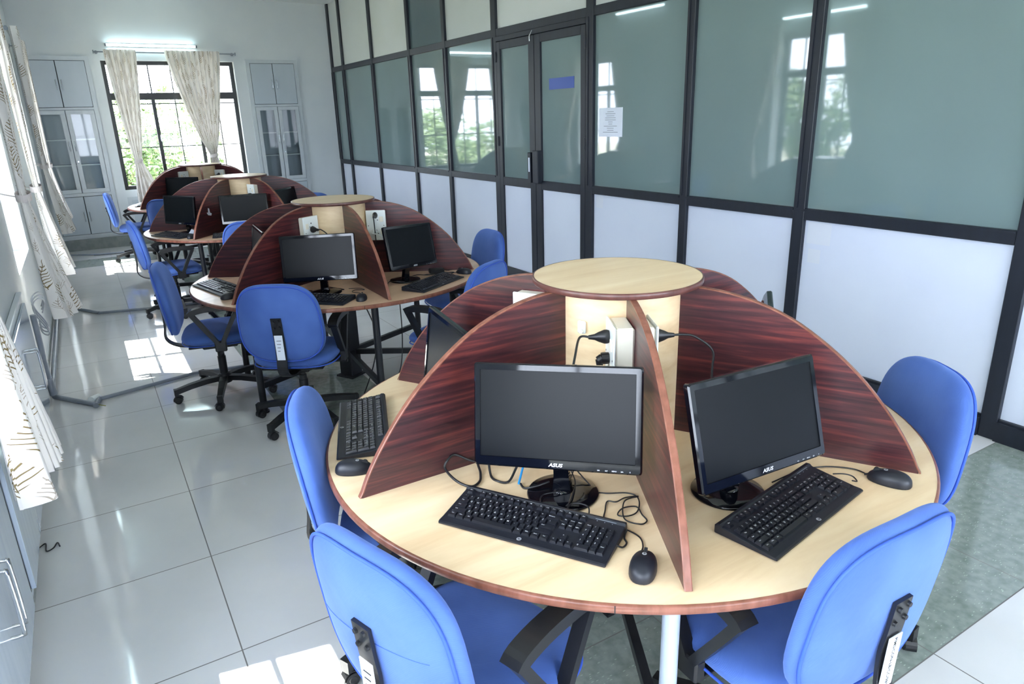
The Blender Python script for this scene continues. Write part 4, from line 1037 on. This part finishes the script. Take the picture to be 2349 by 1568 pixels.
power_cord('white plug in the lower socket of the right box on the second table', 'T2B', .270, 1.04, [OB['T2B'][0](.30, 1.03, .07), OB['T2B'][0](.36, .99, .06)], white=True, down=False)
power_cord('black plug in the socket box left of the middle divider of the third table', 'T3A', .283, 1.12, [OB['T3A'][0](.28, 1.05, .06), OB['T3A'][0](.28, .95, .05)], down=True)
power_cord('black plug in the socket box behind the middle monitor of the third table', 'T3B', .283, 1.08, [OB['T3B'][0](.28, 1.03, .05), OB['T3B'][0](.28, .95, .05)], down=True)
power_cord('black plug in the left socket box of the farthest table', 'T4A', .283, 1.08, [OB['T4A'][0](.28, 1.0, .05), OB['T4A'][0](.28, .95, .05)], down=True)
power_cord('black plug in the right socket box of the farthest table', 'T4B', .283, 1.12, [OB['T4B'][0](.25, 1.08, .08), OB['T4B'][0](.22, 1.02, .08)])
# small white fixings on the near column
a = R(-158)
cx, cy = TABLES[0][:2]
tag(obj('cable_clip', MB().box(.2125, .224, -.014, .014, 1.115, 1.155, bev=.004).cyl((.224, .004, 1.125), (.232, .004, 1.125), .007, n=12), M['whitepl'], None, (cx, cy, 0), (0, 0, a)), 'small white clip fixed to the column above the front monitor', 'clip')
pp = MB().add([(0, 0, 0), (.15, -.02, 0), (.17, .08, .0), (.03, .10, 0), (.0, .05, .05)], [(0, 1, 2, 3), (0, 3, 4)])
tag(obj('paper_scrap', pp, M['paper'], None, (.79, 7.33, .755), (0, 0, R(-60))), 'folded scrap of white paper behind the mouse on the third table', 'paper')
# torn sticker on the front divider of the third table
tb_ = MB().add([(0, 0, 0), (.05, .01, 0), (.07, .035, 0), (.045, .035, 0), (.04, .075, 0), (.02, .07, 0), (.015, .03, 0), (-.01, .02, 0)], [list(range(8))])
th = R(49+180)
n3 = Vector((math.sin(th), -math.cos(th), 0)); rad3 = Vector((math.cos(th), math.sin(th), 0))
side = 1 
Mx = Matrix(((rad3.x, 0, -n3.x, 0), (rad3.y, 0, -n3.y, 0), (0, 1, 0, 0), (0, 0, 0, 1)))
o = obj('torn_sticker', tb_, M['paper']); o.matrix_world = Matrix.Translation(Vector((TABLES[2][0], TABLES[2][1], .93))+rad3*.60-n3*.0092) @ Mx
tag(o, 'torn white sticker remnant on the middle divider of the third table', 'sticker')

# ------------------------------------------------------------------ office chairs (local +x = the way the sitter faces)
def cushion(b, W, H, t, n_exp, bow, to3, NU=56, NR=10, mi=0, taper=0.0, crown=.25):
    """soft superellipse pad: u across, v up, w = thickness; to3 maps (u, v, w) to space"""
    def ring(k, sgn):
        out = []
        for i in range(NU):
            a = 2*PI*i/NU; c, s = math.cos(a), math.sin(a)
            u = math.copysign(abs(c)**(2/n_exp), c)*W/2*k; v = math.copysign(abs(s)**(2/n_exp), s)*H/2*k
            u *= 1-taper*(v/(H/2))
            w = sgn*t/2*(max(0, 1-k**7))**.5*(1+crown*(1-k*k)*(1 if sgn > 0 else .15))
            out.append(to3(u, v, w+bow*(u/(W/2))**2))
        return out
    ks = [0.0, .25, .5, .68, .8, .88, .935, .97, .99, 1.0]
    vs = []; fs = []
    front = [ring(k, 1) for k in ks[1:]]; back = [ring(k, -1) for k in ks[1:-1]]
    seq = front+back[::-1]
    for r in seq: vs += r
    m = len(seq)
    for j in range(m-1):
        for i in range(NU): k = (i+1) % NU; fs.append((j*NU+i, j*NU+k, (j+1)*NU+k, (j+1)*NU+i))
    c0 = len(vs); vs.append(to3(0, 0, t/2*(1+crown))); vs.append(to3(0, 0, -t/2*(1+crown*.15)))
    for i in range(NU): k = (i+1) % NU; fs.append((c0, k, i)); fs.append((c0+1, (m-1)*NU+i, (m-1)*NU+k))
    b.add(vs, fs, mi, True)
    return ring
def build_chair(label, tagtext=None, tilt=.14, arms=True):
    e = thing('office_chair', label, 'chair')
    bx_, bz_ = -.27, .70
    cT, sT = math.cos(tilt), math.sin(tilt)
    W, H, t = .475, .465, .075
    def to3(u, v, w): return (bx_+w*cT-v*sT, -u, bz_+v*cT+w*sT)
    b = MB(); ring = cushion(b, W, H, t, 3.1, .028, to3, taper=.05)
    bk = obj('backrest', b, M['fabric'], e)
    p = MB(); NU = 72; pts = []
    for i in range(NU+1):
        a = 2*PI*i/NU; c, s = math.cos(a), math.sin(a); k = .965
        u = math.copysign(abs(c)**(2/3.1), c)*W/2*k; v = math.copysign(abs(s)**(2/3.1), s)*H/2*k; u *= 1-.05*(v/(H/2))
        pts.append(to3(u, v, -t/2*.62+.028*(u/(W/2))**2))
    p.tube(pts, .0042, 8); obj('piping', p, M['piping'], bk)
    if tagtext == 'seam':
        st = MB(); pl = []
        for i in range(31):
            u = -W/2*.84+W*.80*i/30; v = .0+.03*(u/(W/2)); pl.append(to3(u, v, -t/2*(1+.25*(1-(abs(u)/(W/2))**2)*.15)*(1-(abs(u)/(W/2))**7)**.5+.028*(u/(W/2))**2))
        st.tube(pl, .0009, 6); obj('stitched_seam', st, M['piping'], bk)
    s = MB()
    def to3s(u, v, w):
        x = v+.015; dz = -.018*max(0, (v-.12)/.12)**2
        return (x, -u, .440+w+dz)
    cushion(s, .49, .46, .085, 3.4, .010, to3s, crown=.12)
    st = obj('seat', s, M['fabric'], e)
    pts = []
    for i in range(NU+1):
        a = 2*PI*i/NU; c, s_ = math.cos(a), math.sin(a); k = .99
        pts.append(to3s(math.copysign(abs(c)**(2/3.4), c)*.245*k, math.copysign(abs(s_)**(2/3.4), s_)*.23*k, -.024))
    obj('piping', MB().tube(pts, .004, 8), M['piping'], st)
    obj('seat_pan', MB().box(-.17, .19, -.18, .18, .388, .402, bev=.004), M['black'], e)
    pr2 = MB().box(-.10, .12, -.075, .075, .345, .389, bev=.008).cyl((.02, -.07, .365), (.03, -.245, .372), .006, n=10).cyl((.03, -.24, .372), (.03, -.275, .372), .010, n=10)
    obj('tilt_mechanism', pr2, M['black'], e)
    # J-shaped back bracket
    path = [(-.318-.10*sT+.02, 0, .735), (-.300, 0, .66), (-.292, 0, .58), (-.290, 0, .50), (-.285, 0, .44), (-.262, 0, .395), (-.215, 0, .372), (-.14, 0, .366), (-.05, 0, .366)]
    path = [(x-.028, y, z) for x, y, z in path[:5]]+[(x-.015, y, z) for x, y, z in path[5:6]]+path[6:]
    path[0] = (bx_-t/2*cT-.008-.0375*sT, 0, .742)
    path[1] = (bx_-t/2*cT-.010+.04*sT, 0, .66); path[2] = (bx_-t/2*cT-.012+.11*sT, 0, .60); path[3] = (bx_-t/2*cT-.022+.17*sT, 0, .52)
    br = obj('back_bracket', MB().tube(smooth_path(path, 4), 0, flat=(.058, .009), up=(0, 1, 0)), M['black'], e)
    for (zz, yy) in ((.728, -.014), (.722, .014), (.690, -.016), (.684, .016)):
        x = bx_-t/2*cT-.014-(zz-.70)*sT
        obj('bolt', MB().cyl((x, yy, zz), (x-.006, yy, zz), .007, .006, n=12), M['black'], br)
    if tagtext:
        z1_, z0_ = .645, .500
        x1 = bx_-t/2*cT-.0155+(.70-z1_)*sT*.9-.0015; x0_ = bx_-t/2*cT-.0185+(.70-z0_)*sT*.82-.008
        tg = MB(); hw = .0225; off = -.0025
        tg.add([(x1+off, hw, z1_), (x1+off, -hw, z1_), (x0_+off, -hw, z0_), (x0_+off, hw, z0_), (x1, hw, z1_), (x1, -hw, z1_), (x0_, -hw, z0_), (x0_, hw, z0_)], [(0, 3, 2, 1), (0, 1, 5, 4), (1, 2, 6, 5), (2, 3, 7, 6), (3, 0, 4, 7)])
        if tagtext == 'near':
            d = Vector((x0_-x1, 0, z0_-z1_)).normalized(); yv = Vector((0, -1, 0)); nn = d.cross(yv)
            up_ = Vector((0, 1, 0)); 
            # text runs down the tag; its up direction points to the sitter's right
            X_ = d; Y_ = Vector((0, -1, 0)); Z_ = X_.cross(Y_)
            mid = Vector(((x0_+x1)/2+off-.0006, 0, (z0_+z1_)/2))
            if Z_.x > 0: Y_ = -Y_; Z_ = -Z_
            Mt = Matrix(((X_.x, Y_.x, Z_.x, mid.x), (X_.y, Y_.y, Z_.y, mid.y), (X_.z, Y_.z, Z_.z, mid.z), (0, 0, 0, 1)))
            tg.geo(TG[('PIMS/CON-LB/CC/989', 0, .01)], .0145, Mt, 1)
        else:
            for k in range(4): zt = z1_-.03-k*.02; tg.box(x1+(x0_-x1)*(.03+k*.02)/.145+off-.001, x1+(x0_-x1)*(.03+k*.02)/.145+off, -.014+.004*k, .012, zt-.0025, zt, 1)
        obj('asset_tag', tg, [M['paper'], M['dark_gap']], br)
    for sy in (-1, 1):
        if not arms: break
        y = sy*.255
        a_ = MB(); padp = smooth_path([(-.125, y, .632), (-.10, y, .650), (-.03, y, .662), (.06, y, .662), (.13, y, .655), (.165, y, .640)], 3)
        a_.tube(padp, 0, flat=(.054, .034), up=(0, 1, 0), M=Matrix.Translation((0, -sy*.004, 0)))
        for p0, p1, p2 in (((-.115, y, .638), (-.06, y, .55), (.015, y, .435)), ((.155, y, .640), (.105, y, .55), (.045, y, .435))):
            a_.tube(smooth_path([p0, p1, p2], 3), 0, flat=(.036, .026), up=(0, 1, 0))
        a_.box(-.005, .065, y-.018, y+.018, .378, .445, bev=.006)
        a_.box(.0, .06, min(y, sy*.12), max(y, sy*.12), .376, .388, bev=.002)
        obj('armrest', a_, M['black'], e)
    obj('gas_lift', MB().cyl((0, 0, .11), (0, 0, .27), .027, n=20).cyl((0, 0, .27), (0, 0, .30), .022, n=20).cyl((0, 0, .30), (0, 0, .35), .015, n=16), M['black'], e)
    obj('base_hub', MB().lathe([(.045, .085), (.048, .10), (.045, .135), (.032, .150)], 24), M['black'], e)
    return e
def base_parts(e, rot0):
    for k in range(5):
        a = rot0+k*2*PI/5; c, s = math.cos(a), math.sin(a)
        P = lambda r, z: (r*c, r*s, z)
        l = MB().tube([P(.03, .118), P(.12, .116), P(.22, .102), P(.315, .082)], 0, flat=([.048, .044, .038, .032], .034), up=(-s, c, 0))
        l.tube([P(.303, .078), P(.325, .078)], 0, flat=(.036, .046), up=(-s, c, 0))
        obj('base_leg', l, M['black'], e)
        ca = a+1.2+k*1.9; cc, cs = math.cos(ca), math.sin(ca); o = Vector((.314*c, .314*s, 0)); w = Vector((cc*.014, cs*.014, 0))
        st = MB().cyl(o+Vector((0, 0, .045)), o+Vector((0, 0, .085)), .006, n=8)
        q = Vector((-cs, cc, 0))*.010
        hood = MB(); cst = obj('caster', st, M['black'], e)
        for sg in (-1, 1):
            p0 = o+q+w*sg*.35+Vector((0, 0, .0255)); p1 = o+q+w*sg*1.35+Vector((0, 0, .0255))
            wl = MB().cyl(p0, p1, .0255, .024, n=22).cyl(p1, p1+w*sg*.12, .014, .012, n=16)
            obj('wheel', wl, M['black'], cst)
        # curved hood over the twin wheels
        hp = []
        for i in range(9):
            t_ = -.35+i*PI*1.0/8; hp.append(o+q+Vector((-cs, cc, 0))*(-.029*math.cos(t_))+Vector((0, 0, .0265+.029*math.sin(t_))))
        obj('hood', MB().tube(hp, 0, flat=(.034, .003), up=(cc, cs, 0)), M['black'], cst)
CH = [
 ('large blue office chair back at the bottom left, white label on its black bracket', .379, 1.22, 17.6, 'seam', .27, 22),
 ('large blue office chair back at the bottom right, printed white tag on its bracket', 1.343, .681, 87.7, 'near', .27, 40),
 ('blue office chair seen edge-on at the left of the nearest table', .480, 2.074, -22, None, .27, 205),
 ('blue office chair showing its front at the right of the nearest table', 2.262, 1.128, 150, None, .24, 60),
 ('blue office chair at the second table, white tag on its black back bracket', .787, 3.799, 58, 'far', .28, 214),
 ('blue office chair in side view at the left of the second table, armrest loop visible', .33, 4.866, -12, None, .27, 182),
 ('blue office chair behind the right divider of the second table by the white partition', 2.60, 4.63, 178, None, .27, 20),
 ('blue office chair right of the second table, its top edge above the nearest divider', 1.992, 3.582, 120, None, .27, 50),
 ('bright blue office chair in side view at the left of the third table', .347, 7.38, 3, None, .27, 200),
 ('blue office chair mostly hidden behind the second table dividers, at the third table', 1.217, 6.60, 78, None, .27, 46),
 ('small glimpse of a blue office chair at the right of the third table', 2.43, 8.66, 215, None, .27, 70),
 ('blue office chair standing farthest left, drawn out from the farthest table', .28, 10.93, -4, None, .27, 53),
 ('blue office chair whose back top shows between the third and farthest tables', .796, 9.40, 50, None, .27, 33)]
protos = {}
for i, (lb, x, y, a, tg_, off, br) in enumerate(CH):
    key = (tg_, br)
    if tg_ not in protos:
        protos[tg_] = build_chair('', tg_); index_kids()
        c = protos[tg_]
    else:
        c = copy_tree(protos[tg_])
    c.location = (x+off*math.cos(R(a)), y+off*math.sin(R(a)), 0); c.rotation_euler = (0, 0, R(a))
    tag(c, lb, 'chair', 'blue office chairs round the tables')
    chairs = globals().setdefault('CHAIRS', []); chairs.append((c, br, a))
bcache = {}
for c, br, a in CHAIRS:
    # each chair's swivel base stands at its own angle
    base_parts(c, R(br-a))
# cables hanging under the second table
for k, pts in enumerate(([(1.40, 4.25, .70), (1.46, 4.15, .45), (1.42, 4.12, .25), (1.34, 4.16, .02)], [(1.66, 4.20, .70), (1.66, 4.20, .35), (1.60, 4.16, .12), (1.45, 4.12, .02)], [(1.2, 4.35, .70), (1.25, 4.3, .55), (1.33, 4.4, .5), (1.4, 4.5, .69)])):
    tag(obj('hanging_cable', MB().tube(smooth_path(pts, 8), .004, 8), M['black']), ('black cable hanging from the second table to the floor, nearer its front', 'black cable drooping to the floor under the right of the second table', 'black cable looped close beneath the top of the second table')[k], 'cable')
